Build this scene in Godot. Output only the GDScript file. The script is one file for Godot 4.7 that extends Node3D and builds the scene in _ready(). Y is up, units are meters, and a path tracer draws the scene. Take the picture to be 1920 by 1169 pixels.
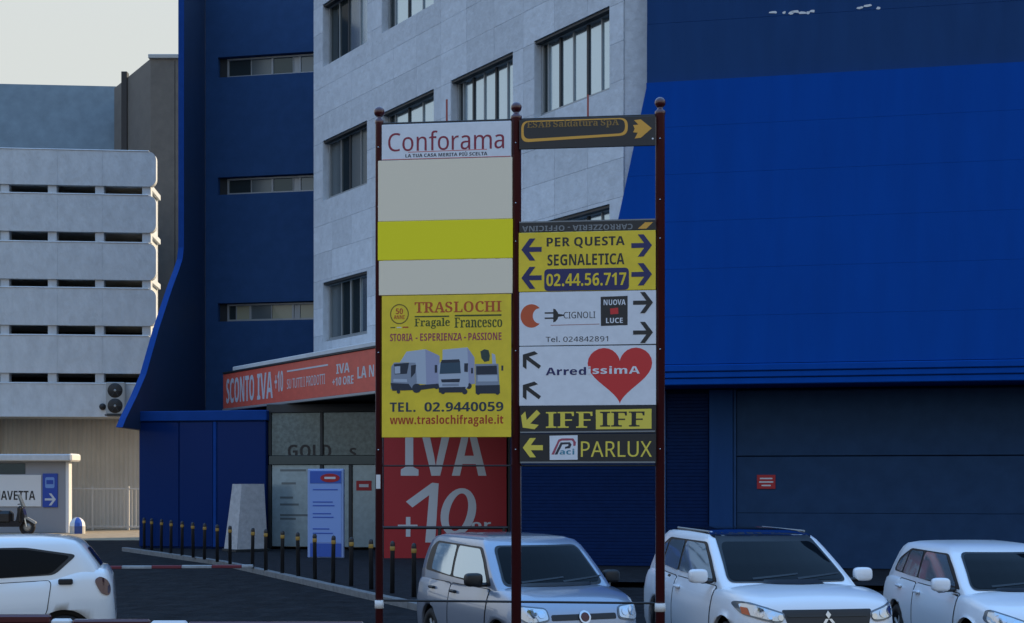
extends Node3D
# Roadside sign frame in front of a blue store, an office wing clad in pale stone, a parking deck and parked cars.

var M := {}
var taken := {}
var sans: SystemFont
var sans_bold: SystemFont
var serif_bold: SystemFont

# ---------------------------------------------------------------- helpers
func lin(r: float, g: float, b: float) -> Color:
	return Color(r, g, b).linear_to_srgb()

func mat(c: Color, rough := 0.6, metal := 0.0, coat := 0.0) -> StandardMaterial3D:
	var m := StandardMaterial3D.new()
	m.albedo_color = c
	m.roughness = rough
	m.metallic = metal
	if coat > 0.0:
		m.clearcoat_enabled = true
		m.clearcoat = coat
		m.clearcoat_roughness = 0.05
	return m

# grain: a tiled noise, laid on by world position, that varies the colour by +-amp
func grainy(c: Color, amp: float, size: float, rough: float, seed_no: int, bump := 0.0, stretch := Vector3.ONE, fractal := 5, metal := 0.0) -> StandardMaterial3D:
	var m := mat(Color.WHITE, rough, metal)
	var n := FastNoiseLite.new()
	n.seed = seed_no
	n.noise_type = FastNoiseLite.TYPE_SIMPLEX_SMOOTH
	n.frequency = 0.012
	n.fractal_octaves = fractal
	n.fractal_gain = 0.6
	var g := Gradient.new()
	var cl := c.srgb_to_linear()
	g.set_color(0, (cl * (1.0 - amp)).linear_to_srgb())
	g.set_color(1, (cl * (1.0 + amp)).linear_to_srgb())
	var t := NoiseTexture2D.new()
	t.width = 512
	t.height = 512
	t.seamless = true
	t.noise = n
	t.color_ramp = g
	m.albedo_texture = t
	m.uv1_triplanar = true
	m.uv1_world_triplanar = true
	m.uv1_scale = Vector3(1, 1, 1) / size * stretch
	if bump > 0.0:
		var nn := FastNoiseLite.new()
		nn.seed = seed_no + 7
		nn.frequency = 0.03
		nn.fractal_octaves = 4
		var tb := NoiseTexture2D.new()
		tb.width = 512
		tb.height = 512
		tb.seamless = true
		tb.noise = nn
		tb.as_normal_map = true
		tb.bump_strength = 6.0
		m.normal_enabled = true
		m.normal_texture = tb
		m.normal_scale = bump
	return m

func numbered(called: String) -> String:
	var k: int = taken.get(called, 0)
	taken[called] = k + 1
	return called if k == 0 else "%s_%03d" % [called, k]

func tag(o: Node, label: String, category := "", group := "", kind := "") -> Node:
	if label != "": o.set_meta("label", label)
	if category != "": o.set_meta("category", category)
	if group != "": o.set_meta("group", group)
	if kind != "": o.set_meta("kind", kind)
	return o

func thing(called: String, label: String, category: String, at: Vector3, turn := 0.0, group := "") -> Node3D:
	var o := Node3D.new()
	o.name = numbered(called)
	add_child(o)
	o.position = at
	o.rotation.y = turn
	tag(o, label, category, group)
	return o

func obj(called: String, mesh: Mesh, m: Material, parent: Node3D, at := Vector3.ZERO) -> MeshInstance3D:
	var o := MeshInstance3D.new()
	o.name = called
	o.mesh = mesh
	o.material_override = m
	o.position = at
	parent.add_child(o, true)
	return o

func struct(called: String, mesh: Mesh, m: Material, at := Vector3.ZERO, turn := 0.0) -> MeshInstance3D:
	var o := obj(numbered(called), mesh, m, self, at)
	o.rotation.y = turn
	o.set_meta("kind", "structure")
	return o

func tri(st: SurfaceTool, a: Vector3, b: Vector3, c: Vector3, n: Vector3) -> void:
	var pts := [a, b, c]
	if (b - a).cross(c - a).dot(n) > 0.0: pts = [a, c, b]
	for p in pts:
		st.set_normal(n)
		st.add_vertex(p)

func quad(st: SurfaceTool, a: Vector3, b: Vector3, c: Vector3, d: Vector3, n: Vector3) -> void:
	tri(st, a, b, c, n)
	tri(st, a, c, d, n)

func start() -> SurfaceTool:
	var st := SurfaceTool.new()
	st.begin(Mesh.PRIMITIVE_TRIANGLES)
	return st

# a box with chamfered edges, appended to st
func bev_in(st: SurfaceTool, c: Vector3, size: Vector3, b: float) -> void:
	var h := size * 0.5
	b = min(b, min(h.x, min(h.y, h.z)) * 0.9)
	var v := func(s: Vector3, ax: int) -> Vector3:
		var p := Vector3(s.x * h.x, s.y * h.y, s.z * h.z)
		for k in 3:
			if k != ax: p[k] -= s[k] * b
		return c + p
	for ax in 3:
		var u := (ax + 1) % 3
		var w := (ax + 2) % 3
		for s in [-1.0, 1.0]:
			var cs := []
			for q in [[-1, -1], [1, -1], [1, 1], [-1, 1]]:
				var sg := Vector3.ZERO
				sg[ax] = s; sg[u] = q[0]; sg[w] = q[1]
				cs.append(v.call(sg, ax))
			var n := Vector3.ZERO
			n[ax] = s
			quad(st, cs[0], cs[1], cs[2], cs[3], n)
			for s2 in [-1.0, 1.0]:      # the edge between +-ax and +-u
				var s0 := Vector3.ZERO
				var s1 := Vector3.ZERO
				s0[ax] = s; s0[u] = s2; s0[w] = -1.0
				s1[ax] = s; s1[u] = s2; s1[w] = 1.0
				var ne := Vector3.ZERO
				ne[ax] = s; ne[u] = s2
				quad(st, v.call(s0, ax), v.call(s1, ax), v.call(s1, u), v.call(s0, u), ne.normalized())
	for x in [-1.0, 1.0]:
		for y in [-1.0, 1.0]:
			for z in [-1.0, 1.0]:
				var s := Vector3(x, y, z)
				tri(st, v.call(s, 0), v.call(s, 1), v.call(s, 2), s.normalized())

func bev(size: Vector3, b := 0.01) -> ArrayMesh:
	var st := start()
	bev_in(st, Vector3.ZERO, size, b)
	return st.commit()

# box given by its two corners
func slab(called: String, a: Vector3, b: Vector3, m: Material, parent: Node3D, chamfer := 0.01) -> MeshInstance3D:
	return obj(called, bev((b - a).abs(), chamfer), m, parent, (a + b) * 0.5)

# a 2D outline in x,y pushed back along -z by depth, its front face at z = 0
func prism(pts: PackedVector2Array, depth: float) -> ArrayMesh:
	var st := start()
	prism_in(st, pts, 0.0, depth)
	return st.commit()

func prism_in(st: SurfaceTool, pts: PackedVector2Array, z: float, depth: float) -> void:
	var idx := Geometry2D.triangulate_polygon(pts)
	for k in range(0, idx.size(), 3):
		var a := pts[idx[k]]
		var b := pts[idx[k + 1]]
		var c := pts[idx[k + 2]]
		tri(st, Vector3(a.x, a.y, z), Vector3(b.x, b.y, z), Vector3(c.x, c.y, z), Vector3.BACK)
		tri(st, Vector3(a.x, a.y, z - depth), Vector3(b.x, b.y, z - depth), Vector3(c.x, c.y, z - depth), Vector3.FORWARD)
	var ccw := not Geometry2D.is_polygon_clockwise(pts)
	for k in pts.size():
		var a := pts[k]
		var b := pts[(k + 1) % pts.size()]
		var n := Vector3(b.y - a.y, a.x - b.x, 0).normalized() * (1.0 if ccw else -1.0)
		quad(st, Vector3(a.x, a.y, z), Vector3(b.x, b.y, z), Vector3(b.x, b.y, z - depth), Vector3(a.x, a.y, z - depth), n)

# lathe round the y axis; profile holds (radius, y)
func lathe(profile: Array, n := 20) -> ArrayMesh:
	var st := start()
	st.set_smooth_group(0)
	for k in n:
		var a0 := TAU * k / n
		var a1 := TAU * (k + 1) / n
		for j in profile.size() - 1:
			var p: Vector2 = profile[j]
			var q: Vector2 = profile[j + 1]
			var v := [Vector3(p.x * cos(a0), p.y, p.x * sin(a0)), Vector3(p.x * cos(a1), p.y, p.x * sin(a1)), Vector3(q.x * cos(a1), q.y, q.x * sin(a1)), Vector3(q.x * cos(a0), q.y, q.x * sin(a0))]
			for t in [[0, 1, 2], [0, 2, 3]]:
				for i in t: st.add_vertex(v[i])
	st.index()
	st.generate_normals()
	return st.commit()

func tube(a: Vector3, b: Vector3, r: float, n := 10) -> ArrayMesh:
	var st := start()
	tube_in(st, a, b, r, n)
	return st.commit()

func tube_in(st: SurfaceTool, a: Vector3, b: Vector3, r: float, n := 10) -> void:
	var d := (b - a).normalized()
	var u := d.cross(Vector3.UP if abs(d.y) < 0.9 else Vector3.RIGHT).normalized()
	var w := d.cross(u)
	for k in n:
		var n0 := u * cos(TAU * k / n) + w * sin(TAU * k / n)
		var n1 := u * cos(TAU * (k + 1) / n) + w * sin(TAU * (k + 1) / n)
		quad(st, a + n0 * r, a + n1 * r, b + n1 * r, b + n0 * r, (n0 + n1).normalized())
		tri(st, a, a + n0 * r, a + n1 * r, -d)
		tri(st, b, b + n0 * r, b + n1 * r, d)

func rounded(pts: Array, r: float, steps := 5) -> PackedVector2Array:
	var out := PackedVector2Array()
	var n := pts.size()
	for k in n:
		var p: Vector2 = pts[k]
		var a: Vector2 = pts[(k + n - 1) % n]
		var b: Vector2 = pts[(k + 1) % n]
		var ra: float = min(r, p.distance_to(a) * 0.45)
		var rb: float = min(r, p.distance_to(b) * 0.45)
		var q0 := p + (a - p).normalized() * ra
		var q1 := p + (b - p).normalized() * rb
		for i in steps + 1:
			var t := float(i) / steps
			out.append(q0.lerp(p, t).lerp(p.lerp(q1, t), t))
	return out

func rect(x0: float, y0: float, x1: float, y1: float) -> PackedVector2Array:
	return PackedVector2Array([Vector2(x0, y0), Vector2(x1, y0), Vector2(x1, y1), Vector2(x0, y1)])

func disc(cx: float, cy: float, rx: float, ry := -1.0, n := 24) -> PackedVector2Array:
	var out := PackedVector2Array()
	for k in n: out.append(Vector2(cx + rx * cos(TAU * k / n), cy + (rx if ry < 0.0 else ry) * sin(TAU * k / n)))
	return out

# lettering fitted into the rectangle x0..x1, y0..y1 of the parent, facing +z
func letters(s: String, font: Font, x0: float, y0: float, x1: float, y1: float, z: float, m: Material, parent: Node3D, flip := false, depth := 0.003) -> MeshInstance3D:
	var t := TextMesh.new()
	t.text = s
	t.font = font
	t.font_size = 48
	t.pixel_size = 0.01
	t.depth = 0.02
	t.curve_step = 2.0
	var bb := t.get_aabb()
	var o := obj("lettering", t, m, parent)
	var sx := (x1 - x0) / bb.size.x
	var sy := (y1 - y0) / bb.size.y
	var c := bb.get_center()
	var basis := Basis.from_scale(Vector3(sx, sy, depth / 0.02))
	if flip: basis = Basis(Vector3.BACK, PI) * basis
	o.transform = Transform3D(basis, Vector3((x0 + x1) * 0.5, (y0 + y1) * 0.5, z) - basis * c)
	return o

# ---------------------------------------------------------------- scene
func _ready() -> void:
	var cam := Camera3D.new()
	cam.name = "camera"
	cam.projection = Camera3D.PROJECTION_FRUSTUM
	cam.near = 0.1
	cam.far = 600.0
	cam.size = 0.1 * 1169.0 / 2600.0
	cam.frustum_offset = Vector2(0, 0.1 * 320.5 / 2600.0)
	cam.position = Vector3(0, 2.2, 0)
	add_child(cam)
	cam.current = true

	var to_sun := Vector3(0.84, 0.48, -0.54).normalized()
	# hazy morning air: pale low down and towards the sun, clearer blue overhead and away from it
	var img := Image.create(256, 128, false, Image.FORMAT_RGBF)
	for y in 128:
		var up := (0.5 - (y + 0.5) / 128.0) * PI
		for x in 256:
			var az := TAU * (x + 0.5) / 256.0
			var dir := Vector3(sin(az) * cos(up), sin(up), -cos(az) * cos(up))
			var near_sun := smoothstep(-0.7, 0.4, dir.dot(to_sun))
			var haze := 1.0 - smoothstep(deg_to_rad(16), deg_to_rad(52), up)
			var low := Color(0.54, 0.58, 0.64).lerp(Color(0.58, 0.61, 0.595), near_sun)
			var c := Color(0.30, 0.66, 1.32).lerp(low, haze)
			if up < 0.0: c = Color(0.06, 0.06, 0.06)
			img.set_pixel(x, y, c)
	var pano := PanoramaSkyMaterial.new()
	pano.panorama = ImageTexture.create_from_image(img)
	var sky := Sky.new()
	sky.sky_material = pano
	var env := Environment.new()
	env.background_mode = Environment.BG_SKY
	env.sky = sky
	env.tonemap_mode = Environment.TONE_MAPPER_LINEAR
	env.tonemap_exposure = 1.2
	env.sdfgi_enabled = true
	env.ssao_enabled = true
	env.ssil_enabled = true
	var we := WorldEnvironment.new()
	we.name = "world_environment"
	we.environment = env
	add_child(we)

	var sun := DirectionalLight3D.new()
	sun.name = "sun"
	sun.light_energy = 1.5
	sun.light_angular_distance = 0.5
	sun.light_color = Color(1.0, 0.9, 0.74)
	sun.shadow_enabled = true
	add_child(sun)
	sun.look_at_from_position(to_sun * 100.0, Vector3.ZERO)

	sans = SystemFont.new()
	sans.font_names = ["Droid Sans"]
	sans_bold = SystemFont.new()
	sans_bold.font_names = ["Droid Sans"]
	sans_bold.font_weight = 700
	serif_bold = SystemFont.new()
	serif_bold.font_names = ["Droid Serif"]
	serif_bold.font_weight = 700

	materials()
	ground()
	store()
	office()
	stair_tower()
	parking_deck()
	far_buildings()
	shelter()
	street_bits()
	sign_frame()
	cars()

func materials() -> void:
	M.asphalt = grainy(lin(0.021, 0.022, 0.024), 0.42, 5.0, 0.85, 3, 0.5)
	M.paving = grainy(lin(0.024, 0.025, 0.028), 0.3, 2.0, 0.85, 5, 0.4)
	M.kerb = grainy(lin(0.16, 0.165, 0.165), 0.3, 1.2, 0.8, 6)
	M.yard = grainy(lin(0.36, 0.28, 0.18), 0.3, 3.0, 0.9, 8)
	M.stone = grainy(lin(0.60, 0.635, 0.66), 0.16, 2.2, 0.75, 11, 0.3, Vector3(1, 0.8, 1), 6)
	for k in 3: M["slab_%d" % k] = grainy(lin(0.60, 0.635, 0.66) * [0.975, 1.0, 1.03][k], 0.15, 1.7 + 0.4 * k, 0.75, 71 + k, 0.3, Vector3(1, 0.6, 1), 6)
	M.joint = mat(lin(0.30, 0.32, 0.34), 0.9)
	M.blue = grainy(lin(0.002, 0.064, 0.34), 0.09, 5.0, 0.5, 21, 0.0, Vector3(1, 0.15, 1))
	M.navy = grainy(lin(0.016, 0.056, 0.165), 0.12, 4.0, 0.55, 22, 0.0, Vector3(1, 0.15, 1))
	M.tower = grainy(lin(0.030, 0.078, 0.19), 0.1, 4.0, 0.6, 23)
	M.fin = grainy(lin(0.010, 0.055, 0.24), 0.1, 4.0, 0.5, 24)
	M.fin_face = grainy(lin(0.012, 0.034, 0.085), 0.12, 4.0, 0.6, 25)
	M.gloss_blue = mat(lin(0.004, 0.024, 0.115), 0.22)
	M.gloss_blue.metallic_specular = 0.22
	M.shutter = grainy(lin(0.005, 0.020, 0.08), 0.15, 2.0, 0.45, 26)
	M.door = grainy(lin(0.022, 0.054, 0.12), 0.15, 4.0, 0.5, 27)
	M.concrete = grainy(lin(0.60, 0.62, 0.62), 0.11, 4.0, 0.85, 31, 0.2, Vector3(1, 0.5, 1), 6)
	for k in ["asphalt", "paving", "blue", "navy", "tower", "fin", "shutter", "door"]: M[k].metallic_specular = 0.15
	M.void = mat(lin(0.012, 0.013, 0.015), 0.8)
	M.warehouse = grainy(lin(0.70, 0.66, 0.58), 0.12, 6.0, 0.7, 33, 0.0, Vector3(1, 0.2, 1))
	M.dark_clad = grainy(lin(0.13, 0.115, 0.095), 0.15, 5.0, 0.7, 34)
	M.grey_wall = grainy(lin(0.20, 0.28, 0.34), 0.15, 6.0, 0.8, 35)
	M.pane = mat(lin(0.46, 0.58, 0.66), 0.12, 0.85)
	M.pane_dark = mat(lin(0.045, 0.065, 0.07), 0.1, 0.5)
	M.pane_cream = mat(lin(0.34, 0.33, 0.22), 0.35, 0.0, 0.6)
	M.pane_grey = mat(lin(0.13, 0.16, 0.17), 0.2, 0.3)
	M.transom = grainy(lin(0.12, 0.16, 0.16), 0.4, 1.2, 0.2, 30, 0.0, Vector3.ONE, 5, 0.3)
	M.film = grainy(lin(0.30, 0.39, 0.42), 0.15, 1.5, 0.2, 29, 0.0, Vector3.ONE, 5, 0.35)
	M.alu = mat(lin(0.34, 0.36, 0.36), 0.45, 0.3)
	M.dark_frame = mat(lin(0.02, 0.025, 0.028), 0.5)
	M.white = mat(lin(0.72, 0.72, 0.70), 0.6)
	M.orange = grainy(lin(0.66, 0.115, 0.075), 0.12, 2.0, 0.5, 41)
	M.maroon = mat(lin(0.075, 0.012, 0.012), 0.28, 0.0, 0.6)
	M.rod = mat(lin(0.32, 0.05, 0.04), 0.4)
	M.black = mat(lin(0.012, 0.012, 0.013), 0.45)
	M.rubber = mat(lin(0.015, 0.015, 0.016), 0.8)
	M.chrome = mat(lin(0.6, 0.62, 0.64), 0.15, 1.0)
	M.red = mat(lin(0.38, 0.012, 0.018), 0.55)
	M.grey_text = mat(lin(0.55, 0.58, 0.6), 0.5)
	M.lamp_yellow = mat(lin(0.34, 0.20, 0.035), 0.5)
	M.poster_blue = mat(lin(0.03, 0.10, 0.42), 0.4)
	M.kerb_paint = grainy(lin(0.34, 0.36, 0.37), 0.25, 0.8, 0.6, 45)
	M.blue_sign = mat(lin(0.012, 0.06, 0.36), 0.4)

func flat_poly(called: String, pts: PackedVector2Array, y: float, m: Material) -> MeshInstance3D:
	var st := start()
	var idx := Geometry2D.triangulate_polygon(pts)
	for k in range(0, idx.size(), 3):
		var a := pts[idx[k]]
		var b := pts[idx[k + 1]]
		var c := pts[idx[k + 2]]
		tri(st, Vector3(a.x, y, a.y), Vector3(b.x, y, b.y), Vector3(c.x, y, c.y), Vector3.UP)
	return struct(called, st.commit(), m)

func ground() -> void:
	flat_poly("ground", rect(-300, -400, 300, 120), 0.0, M.asphalt)
	flat_poly("yard", rect(-40, -66, -12.4, -52.5), 0.004, M.yard)
	# raised pavement along the entrance, its kerb built of single stones
	var edge := [Vector2(-12.4, -44.3), Vector2(-7.6, -36.6), Vector2(-2.62, -26.0), Vector2(-1.3, -23.2), Vector2(2.0, -29.0), Vector2(60, -17.4)]
	var poly := PackedVector2Array(edge)
	poly.append(Vector2(60, -36))
	poly.append(Vector2(-12.4, -52.5))
	var st := start()
	var idx := Geometry2D.triangulate_polygon(poly)
	for k in range(0, idx.size(), 3):
		var v := []
		for i in 3: v.append(Vector3(poly[idx[k + i]].x, 0.12, poly[idx[k + i]].y))
		tri(st, v[0], v[1], v[2], Vector3.UP)
	var pave := struct("pavement", st.commit(), M.paving)
	for k in 4:
		var a: Vector2 = edge[k]
		var b: Vector2 = edge[k + 1]
		var n := int(a.distance_to(b) / 1.0)
		var d := (b - a) / n
		for i in n:
			var c := a + d * (i + 0.5)
			var o := obj("kerb_stone", bev(Vector3(d.length() - 0.012, 0.16, 0.16), 0.012), M.kerb, pave, Vector3(c.x, 0.046 + 0.003 * (i % 2), c.y))
			o.rotation.y = -atan2(d.y, d.x)

# the frames of the two facades: x along the wall, z out of it
const STORE := Vector3(3.179, 0, -32.8)
const STORE_TURN := -0.1972

func slats(called: String, x0: float, x1: float, y0: float, y1: float, z: float, pitch: float, m: Material, parent: Node3D) -> void:
	var st := start()
	var n := int((y1 - y0) / pitch)
	for k in n:
		bev_in(st, Vector3((x0 + x1) * 0.5, y0 + (k + 0.5) * pitch, z), Vector3(x1 - x0, pitch * 0.97, 0.03), 0.008)
	obj(called, st.commit(), m, parent).set_meta("kind", "stuff")

func store() -> void:
	var t := thing("store_building", "large windowless blue store with bright blue panelled front above dark shutters", "building", STORE, STORE_TURN)
	slab("wall", Vector3(0.35, 4.5, -18), Vector3(58, 20.5, -0.32), M.navy, t)
	slab("wall", Vector3(-3.6, 0, -18), Vector3(58, 4.49, -1.6), M.shutter, t)
	# bright blue panels: left end cut on a slant
	var left := func(h: float) -> float: return 0.0 if h > 11.53 else -1.53 * (11.53 - h) / 7.04
	var ys := [4.98, 6.1, 7.22, 8.34, 9.46, 10.58, 11.655]
	for k in ys.size() - 1:
		var a: float = ys[k] + 0.002
		var b: float = ys[k + 1] - 0.002
		var pts := PackedVector2Array([Vector2(left.call(a), a), Vector2(58, a), Vector2(58, b)])
		if b > 11.53: pts.append_array([Vector2(0, b), Vector2(0, 11.53)])
		else: pts.append(Vector2(left.call(b), b))
		obj("cladding_panel", prism(pts, 0.3), M.blue, t)
	for r in [[11.67, 13.08, -0.14], [13.095, 16.0, -0.18], [16.02, 20.5, -0.18]]:
		slab("upper_panel", Vector3(0, r[0], -0.34), Vector3(58, r[1], r[2]), M.navy, t, 0.006)
	# stepped ledge under the blue panels
	for r in [[4.80, 4.965, 0.05], [4.65, 4.79, 0.02], [4.49, 4.64, -0.01]]:
		slab("ledge", Vector3(left.call(r[0]), r[0], -1.7), Vector3(58, r[1], r[2]), M.blue, t, 0.02)
	slats("shutter", -3.3, 0.16, 0.13, 4.42, -1.42, 0.085, M.shutter, t)
	slab("shutter_guide", Vector3(0.17, 0.12, -1.6), Vector3(0.35, 4.45, -1.36), M.navy, t)
	slats("shutter", 0.36, 1.38, 0.13, 4.42, -1.42, 0.085, M.shutter, t)
	slab("pillar", Vector3(1.4, 0.12, -1.6), Vector3(1.98, 4.46, -1.27), M.navy, t, 0.02)
	slab("pillar_strip", Vector3(1.985, 0.12, -1.6), Vector3(2.05, 4.46, -1.34), M.tower, t)
	# the wide door, built of sections
	for r in [[0.13, 1.45], [1.457, 2.82], [2.845, 4.43]]:
		slab("door_section", Vector3(2.06, r[0], -1.6), Vector3(14, r[1], -1.4), M.door, t, 0.008)
	slab("door_section", Vector3(14.1, 0.13, -1.6), Vector3(57.5, 4.43, -1.38), M.shutter, t)
	# rubbed-off spots of bare metal along the upper joint
	var rng := RandomNumberGenerator.new()
	rng.seed = 4
	for x in [2.95, 3.2, 3.36, 3.46, 3.62, 3.74, 3.84, 4.93, 5.1, 5.33]:
		var w := rng.randf_range(0.04, 0.11)
		var p := PackedVector2Array()
		for k in 7:
			var a := TAU * k / 7
			p.append(Vector2(cos(a) * w * rng.randf_range(0.7, 1.2), sin(a) * 0.035 * rng.randf_range(0.5, 1.3)))
		obj("bare_patch", prism(p, 0.006), M.white, t, Vector3(x, 13.15 + rng.randf_range(-0.03, 0.05), -0.173))
	# small red notice on the wide door
	var n := thing("notice_sign", "small red notice with three white text lines on the dark wide door", "sign", t.transform * Vector3(2.77, 2.04, -1.385), STORE_TURN)
	slab("plate", Vector3(-0.22, 0, 0), Vector3(0.22, 0.34, 0.012), M.red, n, 0.003)
	for r in [[0.235, 0.15], [0.15, 0.17], [0.065, 0.11]]:
		slab("text_line", Vector3(-r[1], r[0], 0.012), Vector3(r[1], r[0] + 0.035, 0.015), M.grey_text, n, 0.001)

func window_unit(parent: Node3D, x0: float, x1: float, y0: float, y1: float, z: float, panes: Array, frame_mat: Material, style := 0) -> void:
	# frame bars, then panes listed as [share of width, material]
	var w := obj("window", frame_ring(x0, x1, y0, y1, 0.07), frame_mat, parent, Vector3(0, 0, z))
	var x := x0 + 0.07
	var total := 0.0
	for p in panes: total += p[0]
	var span := (x1 - x0 - 0.14)
	for k in panes.size():
		var pw: float = span * panes[k][0] / total
		slab("pane", Vector3(x + 0.004, y0 + 0.06, -0.05), Vector3(x + pw - 0.004, y1 - 0.06, -0.03), panes[k][1], w, 0.002)
		if k > 0:
			var bar: float = 0.035 if (k % 2 == 1) != (style == 1) else 0.085
			slab("mullion", Vector3(x - bar * 0.5, y0 + 0.065, -0.06), Vector3(x + bar * 0.5, y1 - 0.065, 0.015), M.dark_frame if bar > 0.06 and style != 2 else frame_mat, w, 0.006)
		x += pw
	slab("sill", Vector3(x0 - 0.02, y0 - 0.06, -0.06), Vector3(x1 + 0.02, y0 - 0.003, 0.12), frame_mat, w, 0.01)

func frame_ring(x0: float, x1: float, y0: float, y1: float, t: float) -> ArrayMesh:
	var st := start()
	var cx := (x0 + x1) * 0.5
	var cy := (y0 + y1) * 0.5
	bev_in(st, Vector3(cx, y0 + t * 0.5, 0), Vector3(x1 - x0, t, 0.08), 0.006)
	bev_in(st, Vector3(cx, y1 - t * 0.5, 0), Vector3(x1 - x0, t, 0.08), 0.006)
	bev_in(st, Vector3(x0 + t * 0.5, cy, 0), Vector3(t, y1 - y0 - 2 * t, 0.078), 0.006)
	bev_in(st, Vector3(x1 - t * 0.5, cy, 0), Vector3(t, y1 - y0 - 2 * t, 0.078), 0.006)
	return st.commit()

# a wall sheet with rectangular holes and reveals of the given depth
func pierced(x0: float, x1: float, y0: float, y1: float, holes: Array, depth: float) -> ArrayMesh:
	var st := start()
	var xs := [x0, x1]
	var ys := [y0, y1]
	for h in holes:
		for v in [h[0], h[1]]:
			if not xs.has(v): xs.append(v)
		for v in [h[2], h[3]]:
			if not ys.has(v): ys.append(v)
	xs.sort()
	ys.sort()
	for i in xs.size() - 1:
		for j in ys.size() - 1:
			var cx: float = (xs[i] + xs[i + 1]) * 0.5
			var cy: float = (ys[j] + ys[j + 1]) * 0.5
			var open := false
			for h in holes:
				if cx > h[0] and cx < h[1] and cy > h[2] and cy < h[3]: open = true
			if open: continue
			quad(st, Vector3(xs[i], ys[j], 0), Vector3(xs[i + 1], ys[j], 0), Vector3(xs[i + 1], ys[j + 1], 0), Vector3(xs[i], ys[j + 1], 0), Vector3.BACK)
	for h in holes:
		var a := Vector3(h[0], h[2], 0)
		var b := Vector3(h[1], h[2], 0)
		var c := Vector3(h[1], h[3], 0)
		var d := Vector3(h[0], h[3], 0)
		var e := Vector3(0, 0, -depth)
		quad(st, a, b, b + e, a + e, Vector3.UP)
		quad(st, b, c, c + e, b + e, Vector3.LEFT)
		quad(st, c, d, d + e, c + e, Vector3.DOWN)
		quad(st, d, a, a + e, d + e, Vector3.RIGHT)
	return st.commit()

func pierced_reveal(h: Array, depth: float) -> ArrayMesh:
	var st := start()
	bev_in(st, Vector3(h[0] + 0.006, (h[2] + h[3]) * 0.5, -depth * 0.5 - 0.01), Vector3(0.012, h[3] - h[2] - 0.01, depth), 0.002)
	bev_in(st, Vector3(h[1] - 0.006, (h[2] + h[3]) * 0.5, -depth * 0.5 - 0.01), Vector3(0.012, h[3] - h[2] - 0.01, depth), 0.002)
	bev_in(st, Vector3((h[0] + h[1]) * 0.5, h[2] + 0.006, -depth * 0.5 - 0.01), Vector3(h[1] - h[0] - 0.03, 0.012, depth), 0.002)
	return st.commit()

const OFFICE := Vector3(-6.9, 0, -48.2)
const OFFICE_TURN := -0.98908

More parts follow.
